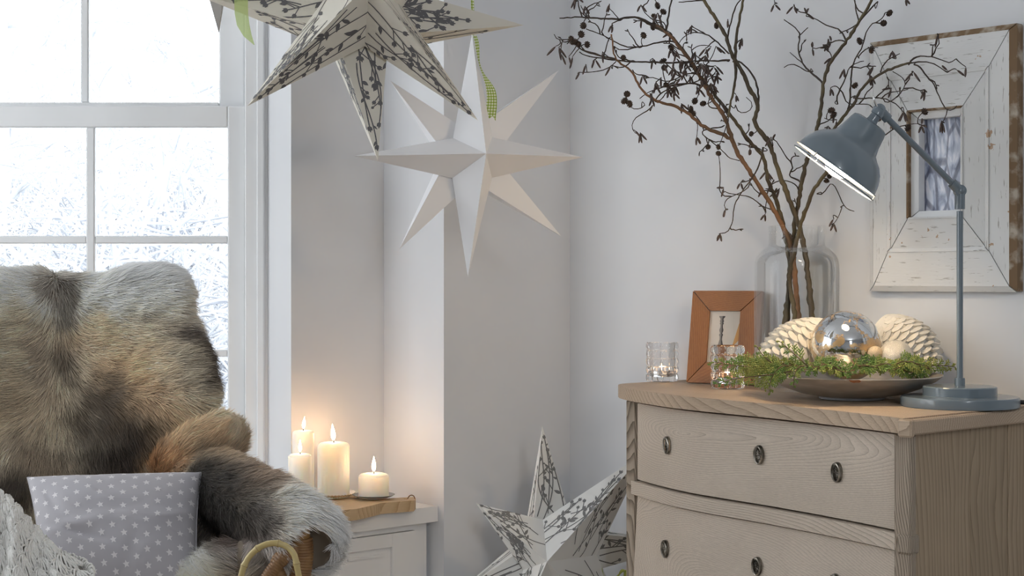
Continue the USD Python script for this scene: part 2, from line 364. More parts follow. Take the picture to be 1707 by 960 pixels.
def strip(a0, a1, off, th, z0, z1, n=40, lean=0.0):
    a = np.linspace(a0, a1, n); f = prof_b(a) + off
    poly = [wl(x, y) for x, y in zip(a, f)] + [wl(x, y - th) for x, y in zip(a[::-1], f[::-1])]
    m = prism(poly, z0, z1)
    if lean:
        v = m.vertices.copy(); v[:, :2] += (z1 - v[:, 2])[:, None] * lean * UN; m = trimesh.Trimesh(v, m.faces, process=False)
    return m
def slab(a0, a1, b0, b1, z0, z1, bev=.002):
    return xf(boxm((a0, b0, z0), (a1, b1, z1), bev), frameM((*W0, 0), (*UA, 0), (*UN, 0), (0, 0, 1)))
# top: three planks running along the wall, the front one cut to the curve
aL = np.linspace(-.80, .10, 50)
outline = Polygon([(-.90, .004)] + [(-.905, .20), (-.900, .238), (-.878, .268), (-.845, .297)] + list(zip(aL, prof_top(aL))) + [(.104, .10), (.104, .004)])
for k, (b0, b1) in enumerate(((.0, .165), (.166, .33), (.331, .6))):
    pl = outline.intersection(sbox(-1, b0, .087, b1))
    dr.add('top_plank', prism(affinity.affine_transform(pl, [UA[0], UN[0], UA[1], UN[1], W0[0], W0[1]]), ZT - .028, ZT), M_wtop)
dr.add('edge_strip', slab(.0875, .104, .006, .528, ZT - .030, ZT - .0025, .003), M_wtop)
dr.add('corner_block', slab(.080, .109, .5285, .541, ZT - .033, ZT - .001, .003), M_wtop)
# carcass
dr.add('back_panel', slab(-.80, .08, .005, .02, .08, ZT - .03), M_wside)
dr.add('side_panel', slab(-.805, -.785, .02, .285, .08, ZT - .03), M_wside)
ps = [.49]
for px in (1618, 1681):
    lo, hi = 0.0, .5
    for _ in range(40):
        m = (lo + hi) / 2; p = wl(.082, m); 
        if CX + F * p[0] / p[1] > px: lo = m
        else: hi = m
    ps.append((lo + hi) / 2)
ps += [.09, .022]
for k in range(len(ps) - 1):
    dr.add('side_plank', slab(.064, .082 - .001 * (k % 2), ps[k + 1] + .0008, ps[k] - .0008, .05, ZT - .0305, .0015), M_wside if k % 2 == 0 else M_wside2)
dr.add('corner_post', slab(.050, .088, .491, float(prof_b(.06)) + .010, .0, ZT - .0305, .004), M_wpost, 20)
dr.add('corner_post', slab(-.812, -.779, .27, float(prof_b(-.79)) + .008, .0, ZT - .0285, .004), M_wpost, 20)
dr.add('inner_panel', strip(-.775, .048, -.16, .012, .09, ZT - .03), M_dark)
dr.add('plinth', strip(-.775, .048, -.004, .02, .05, .115), M_wfront)
RAILS = ((.570, .600), (.335, .365))
for z0, z1 in RAILS:
    dr.add('drawer_rail', strip(-.795, .062, .010, .03, z0, z1, 40), M_wrail)
    dr.add('rail_end', slab(.060, .090, .484, float(prof_b(.075)) + .0115, z0 - .004, z1 + .001, .004), M_wpost, 20)
M_hand = noisy('aged_pewter', (.42, .39, .34), (.10, .09, .075), 60, .32, metallic=.85)
def handle_mesh(M):
    oval = affinity.scale(Point(0, 0).buffer(1, 32), .0125, .0195)
    inner = affinity.scale(Point(0, 0).buffer(1, 32), .0105, .0172)
    ms = [prism(oval, 0, .0016), prism(oval.difference(inner), 0.0016, .003)]
    t = np.linspace(0, 2 * PI, 41)
    ms.append(tube(np.stack([.0110 * np.sin(t), -.0005 + .0172 * np.cos(t), .0062 + .001 * np.cos(t)], 1), .0019, 8, False))
    for k in range(10):
        a = 2 * PI * k / 10
        pet = m3.Manifold.sphere(1, 12).scale((.0042, .0017, .0026)).translate((.0055, 0, .0028)).rotate((0, 0, math.degrees(a))).scale((.85, 1.25, 1))
        ms.append(pet)
    ms.append(m3.Manifold.sphere(.0026, 16).translate((0, 0, .0028)))
    ms.append(m3.Manifold.sphere(.0036, 16).scale((.9, 1.1, 1.2)).translate((0, .0155, .006)))
    return xf(cat(*ms), M)
def front_point(px, lean=0.0):
    aa = np.linspace(-.78, .05, 3000); bb = prof_b(aa); p = W0 + np.outer(aa, UA) + np.outer(bb, UN)
    k = np.argmin(abs(CX + F * p[:, 0] / p[:, 1] - px)); return aa[k], bb[k], p[k, 1]
DRAWERS = ((.6045, ZT - .034, 0.0), (.369, .5665, .07), (.119, .331, .07))
for k, (z0, z1, lean) in enumerate(DRAWERS):
    d = dr.add('drawer', strip(-.775 + .002, .046, 0.0, .02, z0, z1, 60, lean), M_wfront if k == 0 else M_wfront2, 20)
    for px, pys in ((1114, (742, 914)), (1267, (758, 943)), (1397, (787, 972))):
        a, b, dep = front_point(px)
        z = PZ(pys[k], dep) if k < 2 else PZ(pys[1], dep) - .235
        db = float(prof_b(a + .005) - prof_b(a - .005)) / .01
        tx = np.array([*(UA + UN * db), 0]); tx /= np.linalg.norm(tx)
        nz = np.cross(tx, (0, 0, 1.0)); 
        if nz[:2] @ UN < 0: nz = -nz
        o = wl(a, b + (z1 - z) * lean + .0002, z)
        d.add('handle', handle_mesh(frameM(o, tx, (0, 0, 1), nz)), M_hand, 35)

# ---------------------------------------------------------------- things on the commode
M_lamp = noisy('blue_grey_enamel', (.165, .208, .243), (.155, .195, .228), 8, .22, coat_weight=.4)
M_lampin = mat('white_enamel', (.85, .85, .83), .35)
M_chrome = mat('chrome', (.75, .75, .75), .15, metallic=1.0)
M_black = mat('black_rubber', (.015, .015, .015), .5)
M_bulb = usdkit.material(stage, lk('bulb_glow'), {'e': ('emission', dict(color=(1.0, .74, .45), strength=125.0))}, [], surface='e.emission')
LD = 3.10
lo = np.array([PX(1600, LD), LD, ZT])
lp = thing('desk_lamp', 'blue-grey enamel desk lamp with jointed arm standing at the right end of the commode', 'lamp', lo)
def rz(pts): return [(r, z) for r, z in pts]
lp.add('base', lathe([(0, 0), (.1115, 0), (.113, .002), (.113, .0165), (.111, .0195), (.072, .0205), (.0705, .0215), (.0705, .0375), (.0685, .0395), (0, .0402)], 96, frameM(lo, (1, 0, 0), (0, 1, 0), (0, 0, 1))), M_lamp, 40)
lp.add('collar', lathe([(0, .0395), (.0100, .0395), (.0100, .054), (.0092, .0553), (0, .0553)], 32, frameM(lo, (1, 0, 0), (0, 1, 0), (0, 0, 1))), M_lamp, 40)
jz = PZ(318, LD)
lp.add('pole', tube([lo + (0, 0, .055), (lo[0], LD, PZ(352, LD))], .0062, 24), M_lamp, 40)
J1 = np.array([PX(1600, LD), LD, jz]); J2 = P(1465, 183, LD - .03)
def ball_joint(c, r, down, name):
    ms = [m3.Manifold.sphere(r, 40).translate(tuple(c)), m3.Manifold.cylinder(.016, r * .98, r * .98, 40).translate((0, 0, -.008)).rotate((90, 0, 0)).translate(tuple(c))]
    return m3.Manifold.batch_boolean(ms, m3.OpType.Add)
lp.add('joint', cat(ball_joint(J1, .0115, 0, ''), tube([J1 + (0, 0, -.006), J1 + (0, 0, -.036)], .0098, 24)), M_lamp, 40)
ad = (J2 - J1) / np.linalg.norm(J2 - J1)
lp.add('arm', cat(tube([J1 + ad * .006, J1 + ad * .022], .0098, 24), tube([J1 + ad * .0205, J2 - ad * .02], .0060, 24), tube([J2 - ad * .026, J2 - ad * .004], .0098, 24)), M_lamp, 40)
lp.add('joint', cat(ball_joint(J2, .0115, 0, '')), M_lamp, 40)
lp.add('wing_screw', tube(spline([J2 + (-.006, -.008, .006), J2 + (-.011, -.012, .016), J2 + (-.0135, -.012, .026)], 8), [.0028, .0026, .0024, .0024, .0024, .0022, .002, .0012], 10), M_chrome, 40)
# shade: axis from the upper joint down to the left, nearly square to the view
ax = np.array([PX(1397, LD) - PX(1452, LD), -.004, PZ(283, LD) - PZ(205, LD)])
sd = P(1393, 284, LD - .034) - P(1456, 196, LD - .034); sd = sd / np.linalg.norm(sd)
sd = sd + np.array([0, .135, 0.0]); sd /= np.linalg.norm(sd)
S0 = P(1452.5, 203, LD - .034)
MS = axisM(S0, sd)
R = .0925
outer = [(.0100, -.016), (.0105, -.004), (.0120, 0), (.030, .001), (.036, .004), (.0385, .012), (.0425, .034), (.0475, .050), (.056, .057), (.066, .064), (.0765, .076), (.084, .091), (.0875, .104), (.0885, .110), (.0925, .1125)]
inner = [(.0925, .1137), (.0875, .1117), (.0862, .104), (.0825, .0915), (.075, .0772), (.065, .0655), (.055, .0585), (.046, .0515), (.041, .035), (.037, .013), (.03, .004), (0, .004)]
def sheet(prof): 
    p = np.array(prof); s = np.r_[0, np.cumsum(np.linalg.norm(np.diff(p, axis=0), axis=1))]
    return p
shade = lp.add('shade', lathe([(0, -.016)] + outer, 96, MS), M_lamp, 35)
shade.add('lining', lathe([(.0922, .1128)] + inner[1:], 96, MS), M_lampin, 35, label='white inside of the lamp shade')
shade.add('rim_ring', lathe([(.0895, .1195), (.0925, .1195), (.0932, .1205), (.0925, .1222), (.0895, .1222), (.0895, .1195)], 96, MS), M_lamp, 35)
for k in range(3):
    a = 2 * PI * k / 3 + .5; p = np.array([[.0905 * math.cos(a), .0905 * math.sin(a), z] for z in (.110, .121)]) @ MS[:3, :3].T + MS[:3, 3]
    shade.add('rim_post', tube(p, .0014, 8), M_chrome)
lp.add('shade_neck', cat(lathe([(0, -.030), (.0095, -.030), (.0125, -.024), (.0125, -.0165), (.0112, -.0155), (0, -.0155)], 32, MS), tube([J2, S0 - sd * .024], .0085, 20)), M_lamp, 40)
lp.add('bulb', lathe([(0, .127), (.012, .125), (.0225, .118), (.0275, .106), (.0255, .092), (.0185, .072), (.0120, .054), (.0115, .040), (0, .040)][::-1], 40, MS), M_bulb, True)
wa, wb = lo + (.112, -.012, .009), np.array([*wl(.118, .10), ZT + .0045])
cord = spline([lo + (.109, -.012, .009), lo + (.13, -.02, .009), lo + (.165, -.03, .0085), lo + (.20, -.05, .0085)], 12)
lp.add('cord', cat(tube(cord[:4], .0045, 10), tube(cord, .0021, 10)), M_black, True, label='black cord with rubber sleeve')

# ---------------------------------------------------------------- big weathered frame on the wall
def crackpaint(name, rot, seed):
    n = {'g': ('geometry', {}), 'm0': ('mapping', dict(rotation=(0, 0, RZ), location=(seed, 0, 0))), 'm': ('mapping', dict(rotation=(0, rot, 0), scale=(1, 1, 1))), 'm2': ('mapping', dict(scale=(30, 240, 240))),
         'n1': ('noise_texture', dict(scale=17, detail=7, roughness=.62)), 'n2': ('noise_texture', dict(scale=3.0, detail=3)), 'nf': ('noise_texture', dict(scale=1.0, detail=3)),
         'n4': ('noise_texture', dict(scale=55, detail=4)),
         'r1': ('rgb_ramp', {'ramp': [(0, (1, 1, 1)), (.325, (1, 1, 1)), (.333, (0, 0, 0)), (1, (0, 0, 0))]}),
         'r2': ('rgb_ramp', {'ramp': [(0, (.60, .605, .59)), (.4, (.68, .685, .68)), (1, (.76, .76, .76))]}),
         'r3': ('rgb_ramp', {'ramp': [(0, (.25, .15, .09)), (.5, (.46, .31, .20)), (1, (.30, .19, .12))]}),
         'r4': ('rgb_ramp', {'ramp': [(0, (.42, .40, .36)), (.30, (.42, .40, .36)), (.36, (1, 1, 1)), (1, (1, 1, 1))]}),
         'mul': ('mix_color', dict(blend_type='multiply', fac=.8)), 'mx': ('mix_color', {}), 'ad': ('mix_float', dict(fac=.45)), 'ad2': ('mix_float', dict(fac=.35)),
         'b': ('bump', dict(strength=.55, distance=.0018)), 'p': ('principled_bsdf', dict(roughness=.5))}
    l = [('g.position', 'm0.vector'), ('m0.vector', 'm.vector'), ('m.vector', 'n1.vector'), ('m.vector', 'n2.vector'), ('m.vector', 'm2.vector'), ('m2.vector', 'nf.vector'), ('m.vector', 'n4.vector'),
         ('n1.fac', 'r1.fac'), ('n2.fac', 'r2.fac'), ('n4.fac', 'r3.fac'), ('nf.fac', 'r4.fac'), ('r2.color', 'mul.a'), ('r4.color', 'mul.b'), ('r1.color', 'mx.fac'), ('mul.result', 'mx.a'), ('r3.color', 'mx.b'),
         ('mx.result', 'p.base_color'), ('n4.fac', 'ad.a'), ('nf.fac', 'ad.b'), ('ad.result', 'ad2.a'), ('n1.fac', 'ad2.b'), ('ad2.result', 'b.height'), ('b.normal', 'p.normal')]
    return usdkit.material(stage, lk(name), n, l, surface='p.BSDF')
M_cr = [crackpaint('chipped_paint_h', 0, .3), crackpaint('chipped_paint_v', PI / 2, 1.7)]
M_raw = noisy('bare_old_wood', (.20, .125, .065), (.50, .44, .36), 30, .7, lo=.47, hi=.66, bump=.3, dist=.002)
M_crack = mat('dark_gap', (.03, .026, .022), .9)
a0, a1 = wall_hit(1447), wall_hit(1697)
FH = .030
fx0, fx1 = wall_hit(1447, FH), wall_hit(1693, FH)
zt_, zb_ = PZ(54, 3.36), PZ(486, 3.36)
# heights from the right edge, which is the nearer
dR = (W0 + UA * fx1 + UN * FH)[1]
zt_, zb_ = PZ(38, dR), PZ(487, dR)
fw, fh = fx1 - fx0, zt_ - zb_
fo = wl(fx0, 0.0, zb_)
MF = frameM(fo, (*UA, 0), (0, 0, 1), (*UN, 0))                      # local: x to the right, y up, z out of the wall
pf = thing('wall_frame', 'large white frame of chipped old painted boards hanging on the right wall behind the lamp', 'picture frame', fo)
u_in0, u_in1 = .305 * fw, .685 * fw
v_in0, v_in1 = (zt_ - zt_ + (PZ(360, dR) - zb_) * 1.0), PZ(169, dR) - zb_
ub0, ub1, vb0, vb1 = .145 * fw, .835 * fw, .155 * fh, .85 * fh
def ring_board(o, i, z0, z1, side, tilt=0.0):
    """one mitred board of the ring between rectangles o and i (x0, y0, x1, y1)."""
    O = [(o[0], o[1]), (o[2], o[1]), (o[2], o[3]), (o[0], o[3])]; I = [(i[0], i[1]), (i[2], i[1]), (i[2], i[3]), (i[0], i[3])]
    a, b = side, (side + 1) % 4
    quad = np.array([O[a], O[b], I[b], I[a]], float)
    e = (quad[1] - quad[0]) / np.linalg.norm(quad[1] - quad[0]) * .0014
    quad[0] += e; quad[1] -= e; quad[2] -= e; quad[3] += e
    zz = np.array([z1, z1, z1 + tilt, z1 + tilt])
    v = np.vstack([np.c_[quad, np.full(4, z0)], np.c_[quad, zz]])
    mid = m3.Manifold.hull_points(v)
    return mid
rects = [(0, 0, fw, fh), (.014, .012, fw - .014, fh - .012), (ub0, vb0, ub1, vb1), (ub0 + .008, vb0 + .008, ub1 - .008, vb1 - .008), (u_in0, v_in0, u_in1, v_in1)]
for s in range(4):
    m_ = M_cr[s % 2]
    bd = pf.add('outer_board', xf(ring_board(rects[1], rects[2], .004, FH, s, .002), MF), m_)
    ed = [ring_board(rects[0], rects[1], .002, FH - .006, s, .007)]
    bd.add('edge_moulding', xf(cat(*ed), MF), M_raw if s in (1, 2) else m_)
    bd.add('bead', xf(cat(ring_board(rects[2], rects[3], .01, FH + .005, s, -.001)), MF), m_)
    ib = pf.add('inner_board', xf(ring_board(rects[3], rects[4], .01, FH + .001, s, .012), MF), m_)
    i2 = (u_in0 + .004, v_in0 + .004, u_in1 - .004, v_in1 - .004)
    ib.add('lip', xf(ring_board(rects[4], i2, .012, FH + .016, s, -.002), MF), M_raw if s in (2, 3) else m_)
    i3 = (u_in0 + .019, v_in0 + .017, u_in1 - .016, v_in1 - .019)
    pf.add('slip', xf(ring_board(i2, i3, .006, FH + .004, s, -.006), MF), M_trim)
pf.add('backing', xf(boxm((.004, .004, .0008), (fw - .004, fh - .004, .0035)), MF), M_crack)
M_print = usdkit.material(stage, lk('branch_print'), {'g': ('geometry', {}), 'm': ('mapping', dict(rotation=(0, .45, 0), scale=(1.6, 1.6, .55))), 'v': ('voronoi_texture', dict(scale=22, feature='distance_to_edge')), 'n': ('noise_texture', dict(scale=26, detail=3, distortion=1.5)), 'n2': ('noise_texture', dict(scale=14, detail=2)),
    'r': ('rgb_ramp', {'ramp': [(0, (.05, .055, .09)), (.35, (.16, .19, .30)), (.5, (.45, .50, .62)), (.62, (.72, .74, .82)), (1, (.80, .72, .76))]}), 'rv': ('rgb_ramp', {'ramp': [(0, (.12, .12, .18)), (.05, (.2, .21, .3)), (.09, (1, 1, 1)), (1, (1, 1, 1))]}), 'mu': ('mix_color', dict(blend_type='multiply', fac=.75)),
    'p': ('principled_bsdf', dict(roughness=.35))}, [('g.position', 'm.vector'), ('m.vector', 'v.vector'), ('m.vector', 'n.vector'), ('n.fac', 'r.fac'), ('v.distance', 'rv.fac'), ('r.color', 'mu.a'), ('rv.color', 'mu.b'), ('mu.result', 'p.base_color')], surface='p.BSDF')
pf.add('picture', xf(boxm((u_in0 + .010, v_in0 + .008, .0036), (u_in1 - .008, v_in1 - .01, .0055)), MF), M_print, label='blurred photo of bare branches')

# ---------------------------------------------------------------- small wooden photo frame
M_teak = wood('orange_teak', (.38, .165, .062), (.235, .095, .035), gw, .45, (0, 2.9, .75), .004, .25, warp=.008, fibre=.6)
M_teakv = wood('orange_teak_upright', (.37, .16, .06), (.225, .09, .033), (0, PI / 2, 0), .45, (0, 3.9, .5), .005, .25, warp=.008, fibre=.6)
BLp, BRp = P(1148, 638, 3.78), P(1264.5, 644, 3.69); BLp[2] = BRp[2] = ZT + .001
ex = BRp - BLp; fw2 = np.linalg.norm(ex); ex /= fw2
TLp = P(1158.5, 486, 3.815); ey = TLp - BLp; fh2 = np.linalg.norm(ey); ey /= fh2
ey = ey - ex * (ey @ ex) * .55; ey /= np.linalg.norm(ey); ez = np.cross(ex, ey); ez /= np.linalg.norm(ez)
M2 = frameM(BLp, ex, ey, ez); M2[:3, 1] = ey
sf = thing('photo_frame', 'small orange-brown wooden photo frame leaning beside the vase with a candlestick print', 'photo frame', BLp)
o2 = (0, 0, fw2, fh2); i2 = (.255 * fw2, .225 * fh2, .70 * fw2, .785 * fh2)
for s in range(4): sf.add('frame_rail', xf(ring_board(o2, i2, 0, .014, s, -.003), M2), M_teak if s % 2 == 0 else M_teakv)
M_paper = noisy('aged_paper', (.66, .61, .55), (.58, .54, .48), 12, .7)
M_ink = mat('print_ink', (.07, .06, .055), .6); M_ink2 = mat('print_grey', (.24, .22, .20), .6); M_amber = mat('strip_amber', (.55, .30, .10), .6)
pr = sf.add('print', xf(boxm((i2[0] - .002, i2[1] - .002, .003), (i2[2] + .002, i2[3] + .002, .005)), M2), M_paper, label='pale print of a turned candlestick')
cx_ = i2[0] + .40 * (i2[2] - i2[0]); top = i2[3] - .012
prof = [(0, .0078), (.003, .0072), (.005, .0045), (.009, .0036), (.012, .0055), (.015, .0036), (.018, .0052), (.021, .0030), (.027, .0032), (.033, .0052), (.037, .0046), (.041, .0028), (.045, .0052), (.049, .0034), (.056, .0030), (.066, .0056), (.07, .007), (.074, .009)]
poly = Polygon([(cx_ - w, top - y) for y, w in prof] + [(cx_ + w, top - y) for y, w in prof[::-1]])
pr.add('printed_candlestick', xf(prism(poly, .0051, .0053), M2), M_ink2)
pr.add('printed_shading', xf(prism(Polygon([(cx_ + w * .15, top - y) for y, w in prof] + [(cx_ + w, top - y) for y, w in prof[::-1]]), .0053, .00545), M2), M_ink)
pr.add('printed_edge', xf(prism(Polygon([(i2[2], top - .014), (i2[2], top - .055), (i2[2] - .014, top - .07), (i2[2] - .017, top - .07), (i2[2] - .0035, top - .018)]), .0051, .0053), M2), M_amber)  # flat amber strip along the right edge of the paper
sf.add('easel_back', xf(boxm((.3 * fw2, .0, -.004), (.7 * fw2, .8 * fh2, -.0005)), M2), M_crack)

# ---------------------------------------------------------------- glass vase
M_thin = usdkit.material(stage, lk('thin_clear_glass'), {'f': ('layer_weight', dict(blend=.25)), 'r': ('math', dict(math_type='multiply', value2=.38)), 't': ('transparent_bsdf', dict(color=(.992, .995, .995))), 'g': ('glossy_bsdf', dict(roughness=.015, color=(1, 1, 1))), 'm': ('mix_closure', {})},
                        [('f.fresnel', 'r.value1'), ('r.value', 'm.fac'), ('t.BSDF', 'm.closure1'), ('g.BSDF', 'm.closure2')], surface='m.closure')
VD = 3.55
vo = np.array([PX(1328, VD), VD, ZT + .0005]); k = VD / F
def vz(py): return PZ(py, VD) - vo[2]
vin = lambda pts, t: [(max(r - t, 0), z) for r, z in pts]
vp = [(.082, 0), (.089, .004), (.0935, .014), (.0945, .03)] + [(.0945, z) for z in (.08, .14, vz(445))] + [(.0938, vz(436)), (.0905, vz(428)), (.083, vz(420)), (.0735, vz(415)), (.0655, vz(411)), (.0632, vz(406)), (.0628, vz(395)), (.0632, vz(380)), (.0645, vz(376.5))]
vi = [(.0628, vz(377)), (.0612, vz(381)), (.0608, vz(396)), (.061, vz(407)), (.0635, vz(412.5)), (.072, vz(416.5)), (.0815, vz(421.5)), (.089, vz(429.5)), (.0922, vz(437)), (.0928, vz(446)), (.0928, .14), (.0928, .08), (.0925, .03), (.091, .016), (.086, .008), (0, .0075)]
vs = thing('glass_vase', 'large clear glass bottle-shouldered vase holding the bare branches behind the bowl', 'vase', vo)
vs.add('vessel', at(lathe([(0, 0)] + vp + vi, 96), vo), M_thin, 40)

# ---------------------------------------------------------------- votive glasses and tealights
M_glass = mat('clear_glass', (1, 1, 1), .01, transmission_weight=1.0, ior=1.46)
M_alu = mat('tealight_aluminium', (.80, .80, .80), .25, metallic=1.0)
M_wax = usdkit.material(stage, lk('cream_wax'), {'p': ('principled_bsdf', dict(base_color=(.93, .885, .76), roughness=.38, subsurface_weight=.6, subsurface_scale=.02, subsurface_radius=(1.0, .65, .35), specular_ior_level=.4))}, [], surface='p.BSDF')
M_wick = mat('charred_wick', (.02, .018, .015), .9)
def flame_mat(name, s):
    return usdkit.material(stage, lk(name), {'lw': ('layer_weight', dict(blend=.5)), 'r': ('rgb_ramp', {'ramp': [(0, (1.0, .62, .33)), (.55, (1.0, .57, .26)), (1, (1.0, .40, .12))]}), 'e': ('emission', dict(strength=s))}, [('lw.facing', 'r.fac'), ('r.color', 'e.color')], surface='e.emission')
M_flame = flame_mat('candle_flame', 62.0); M_tflame = flame_mat('tealight_flame', 22.0)
def flame_mesh(o, h, r, lean=(0, 0)):
    prof = [(0, 0), (.45, .05), (.82, .16), (1.0, .30), (.92, .45), (.70, .62), (.44, .78), (.2, .92), (0, 1.0)]
    m = lathe([(a * r, z * h) for a, z in prof], 20); v = m.vertices
    v[:, 0] += lean[0] * (v[:, 2] / h) ** 1.5; v[:, 1] += lean[1] * (v[:, 2] / h) ** 1.5
    return trimesh.Trimesh(v + o, m.faces, process=False)
def votive(px, py, d, r, h, label, tl):
    o = np.array([PX(px, d), d, ZT + .0005])
    def fn(U, V):
        th = U * 2 * PI; z = V * h; row = V * 5
        bx = np.abs(np.sin(th * 5.5)); bz = np.abs(np.sin(row * PI))
        rr = r * (.875 + .125 * np.sqrt(np.clip(bx * bz, 0, 1)))
        rr = np.where(V < .015, r * .80, rr); rr = np.where(V > .99, r * .9, rr)
        return np.stack([rr * np.cos(th), rr * np.sin(th), z], -1)
    v1, f1 = grid(fn, 133, 61)
    ri = r * .70
    inn = [(0, .011), (ri * .9, .011), (ri, .016), (ri, h * .97), (r * .9, h)]
    body = lathe(inn, 132)
    bot = lathe([(r * .8, 0), (r * .4, .001), (0, .002)][::-1], 132)
    t = thing('votive_glass', label, 'candle holder', o, 'bubbled votive glasses')
    t.add('vessel', trimesh.util.concatenate([trimesh.Trimesh(v1 + o, f1, process=False), at(body, o)]), M_glass, 60)
    q = o + (0, 0, .0118)
    c = thing('tealight', tl, 'candle', q, 'tealights')
    rc = ri * .62 if r < .03 else .0185
    rc = min(rc, ri * .9)
    c.add('cup', at(lathe([(0, 0), (rc, 0), (rc + .0003, .0145), (rc + .0008, .015), (rc - .0003, .0148), (rc - .0006, .012), (0, .0118)], 40), q), M_alu, 40)
    c.add('wax', at(lathe([(0, .0119), (rc - .0008, .0119), (rc - .0008, .0128), (0, .0126)], 40), q), M_wax, 40)
    c.add('wick', tube([q + (0, 0, .012), q + (.001, 0, .019)], .0008, 6), M_wick)
    c.add('flame', flame_mesh(q + (0, 0, .0165), .017, .0042), M_tflame, True)
votive(1104, 638, 3.85, .0405, PZ(570, 3.85) - ZT, 'bubbled clear glass votive at the left end of the commode', 'lit tealight inside the left-end bubbled votive')
votive(1213, 648, 3.60, .0395, PZ(576, 3.60) - ZT, 'bubbled clear glass votive standing before the wooden photo frame', 'lit tealight in the votive before the wooden photo frame')

# ---------------------------------------------------------------- bowl and what lies in it
BD = 3.28
bo = np.array([PX(1420, BD), BD, ZT + .0005]); bh = PZ(624, BD) - bo[2]
M_bowl = usdkit.material(stage, lk('worn_grey_bowl'), {'g': ('geometry', {}), 'm': ('mapping', dict(scale=(3, 3, 14))), 'n': ('noise_texture', dict(scale=6, detail=6)), 'r': ('rgb_ramp', {'ramp': [(0, (.25, .22, .185)), (.45, (.42, .38, .335)), (.62, (.52, .475, .42)), (1, (.58, .51, .43))]}),
    'n2': ('noise_texture', dict(scale=9, detail=5)), 'r2': ('rgb_ramp', {'ramp': [(0, (1, 1, 1)), (.285, (1, 1, 1)), (.295, (0, 0, 0)), (1, (0, 0, 0))]}), 'mx': ('mix_color', dict(b=(.36, .17, .09))), 'b': ('bump', dict(strength=.25, distance=.002)), 'p': ('principled_bsdf', dict(roughness=.34, metallic=.25))},
    [('g.position', 'm.vector'), ('m.vector', 'n.vector'), ('n.fac', 'r.fac'), ('g.position', 'n2.vector'), ('n2.fac', 'r2.fac'), ('r.color', 'mx.a'), ('r2.color', 'mx.fac'), ('mx.result', 'p.base_color'), ('n.fac', 'b.height'), ('b.normal', 'p.normal')], surface='p.BSDF')
M_foot = noisy('grey_foot', (.36, .37, .40), (.29, .29, .30), 20, .45)
bw = thing('wide_bowl', 'wide shallow grey bowl on a low foot standing in the middle of the commode', 'bowl', bo)
rim = .183
bw.add('basin', at(lathe([(0, .0055), (.07, .006), (.105, .0125), (.14, .0245), (.168, .0385), (rim, bh - .001), (rim - .0012, bh + .0012), (rim - .0035, bh), (.164, .0435), (.138, .031), (.10, .019), (.06, .0135), (0, .012)], 128), bo), M_bowl, 45)
bw.add('foot', at(lathe([(0, 0), (.064, 0), (.0665, .0015), (.0665, .006), (.062, .0085), (0, .0085)], 96), bo), M_foot, 40)
chip = Polygon([(0, 0), (.010, -.001), (.021, .0005), (.0245, -.006), (.021, -.0105), (.014, -.0105), (.010, -.012), (.004, -.0085)])
M_chip = noisy('terracotta_chip', (.36, .155, .075), (.28, .115, .055), 60, .8)
def on_bowl(x, y):   # map the chip onto the outer face of the rim
    ang = math.radians(-90) + (x - .045) / rim; pr_ = np.array([[rim, bh], [.168, .0385], [.14, .0245]])
    t_ = -y / .026; r = np.interp(np.clip(-y, 0, .05), [0, .024, .055], [rim + .0022, .1705, .1425]); z = np.interp(np.clip(-y, 0, .05), [0, .024, .055], [bh, .038, .0245])
    return bo + np.array([r * math.cos(ang), r * math.sin(ang), z])
cv, cf = trimesh.creation.triangulate_polygon(chip.segmentize(.0015), engine='earcut')
bw.add('chipped_patch', trimesh.Trimesh([on_bowl(x, y) for x, y in cv], cf, process=False), M_chip, label='bare terracotta chip under the rim')

M_merc = usdkit.material(stage, lk('mercury_glass'), {'g': ('geometry', {}), 'n': ('noise_texture', dict(scale=19, detail=8, roughness=.62, distortion=.9)), 'n1': ('noise_texture', dict(scale=240, detail=3)), 'ad': ('mix_float', dict(fac=.12)), 'r': ('rgb_ramp', {'ramp': [(0, (0, 0, 0)), (.515, (0, 0, 0)), (.57, (1, 1, 1)), (1, (1, 1, 1))]}),
    'm1': ('principled_bsdf', dict(base_color=(.80, .82, .84), metallic=1.0, roughness=.035)), 'm2': ('principled_bsdf', dict(base_color=(.50, .34, .17), metallic=.6, roughness=.35, coat_weight=1.0)), 'mx': ('mix_closure', {})},
    [('g.position', 'n.vector'), ('g.position', 'n1.vector'), ('n.fac', 'ad.a'), ('n1.fac', 'ad.b'), ('ad.result', 'r.fac'), ('r.color', 'mx.fac'), ('m1.BSDF', 'mx.closure1'), ('m2.BSDF', 'mx.closure2')], surface='mx.closure')
def glitter(name, c):
    return usdkit.material(stage, lk(name), {'g': ('geometry', {}), 'v': ('voronoi_texture', dict(scale=900)), 'b': ('bump', dict(strength=.8, distance=.0008)), 'p': ('principled_bsdf', dict(base_color=c, metallic=.35, roughness=.3))}, [('g.position', 'v.vector'), ('v.distance', 'b.height'), ('b.normal', 'p.normal')], surface='p.BSDF')
M_gl1, M_gl2 = glitter('champagne_glitter', (.74, .68, .58)), glitter('gold_glitter', (.70, .55, .36))
M_alab = noisy('white_ceramic', (.84, .80, .72), (.80, .755, .67), 8, .55)
M_cap = mat('gilt_cap', (.62, .50, .28), .3, metallic=1.0)
def ball(name, label, c, r, m_, cap_dir):
    t = thing(name, label, 'bauble', c - (0, 0, r)); s = trimesh.creation.icosphere(5 if r > .05 else 4, r); s.apply_translation(c); t.add('sphere', s, m_, True)
    d = np.array(cap_dir, float); d /= np.linalg.norm(d)
    t.add('cap', lathe([(0, -.002), (r * .14, -.002), (r * .14, r * .13), (r * .06, r * .16), (0, r * .16)], 20, axisM(c + d * r * .985, d)), M_cap, 40)
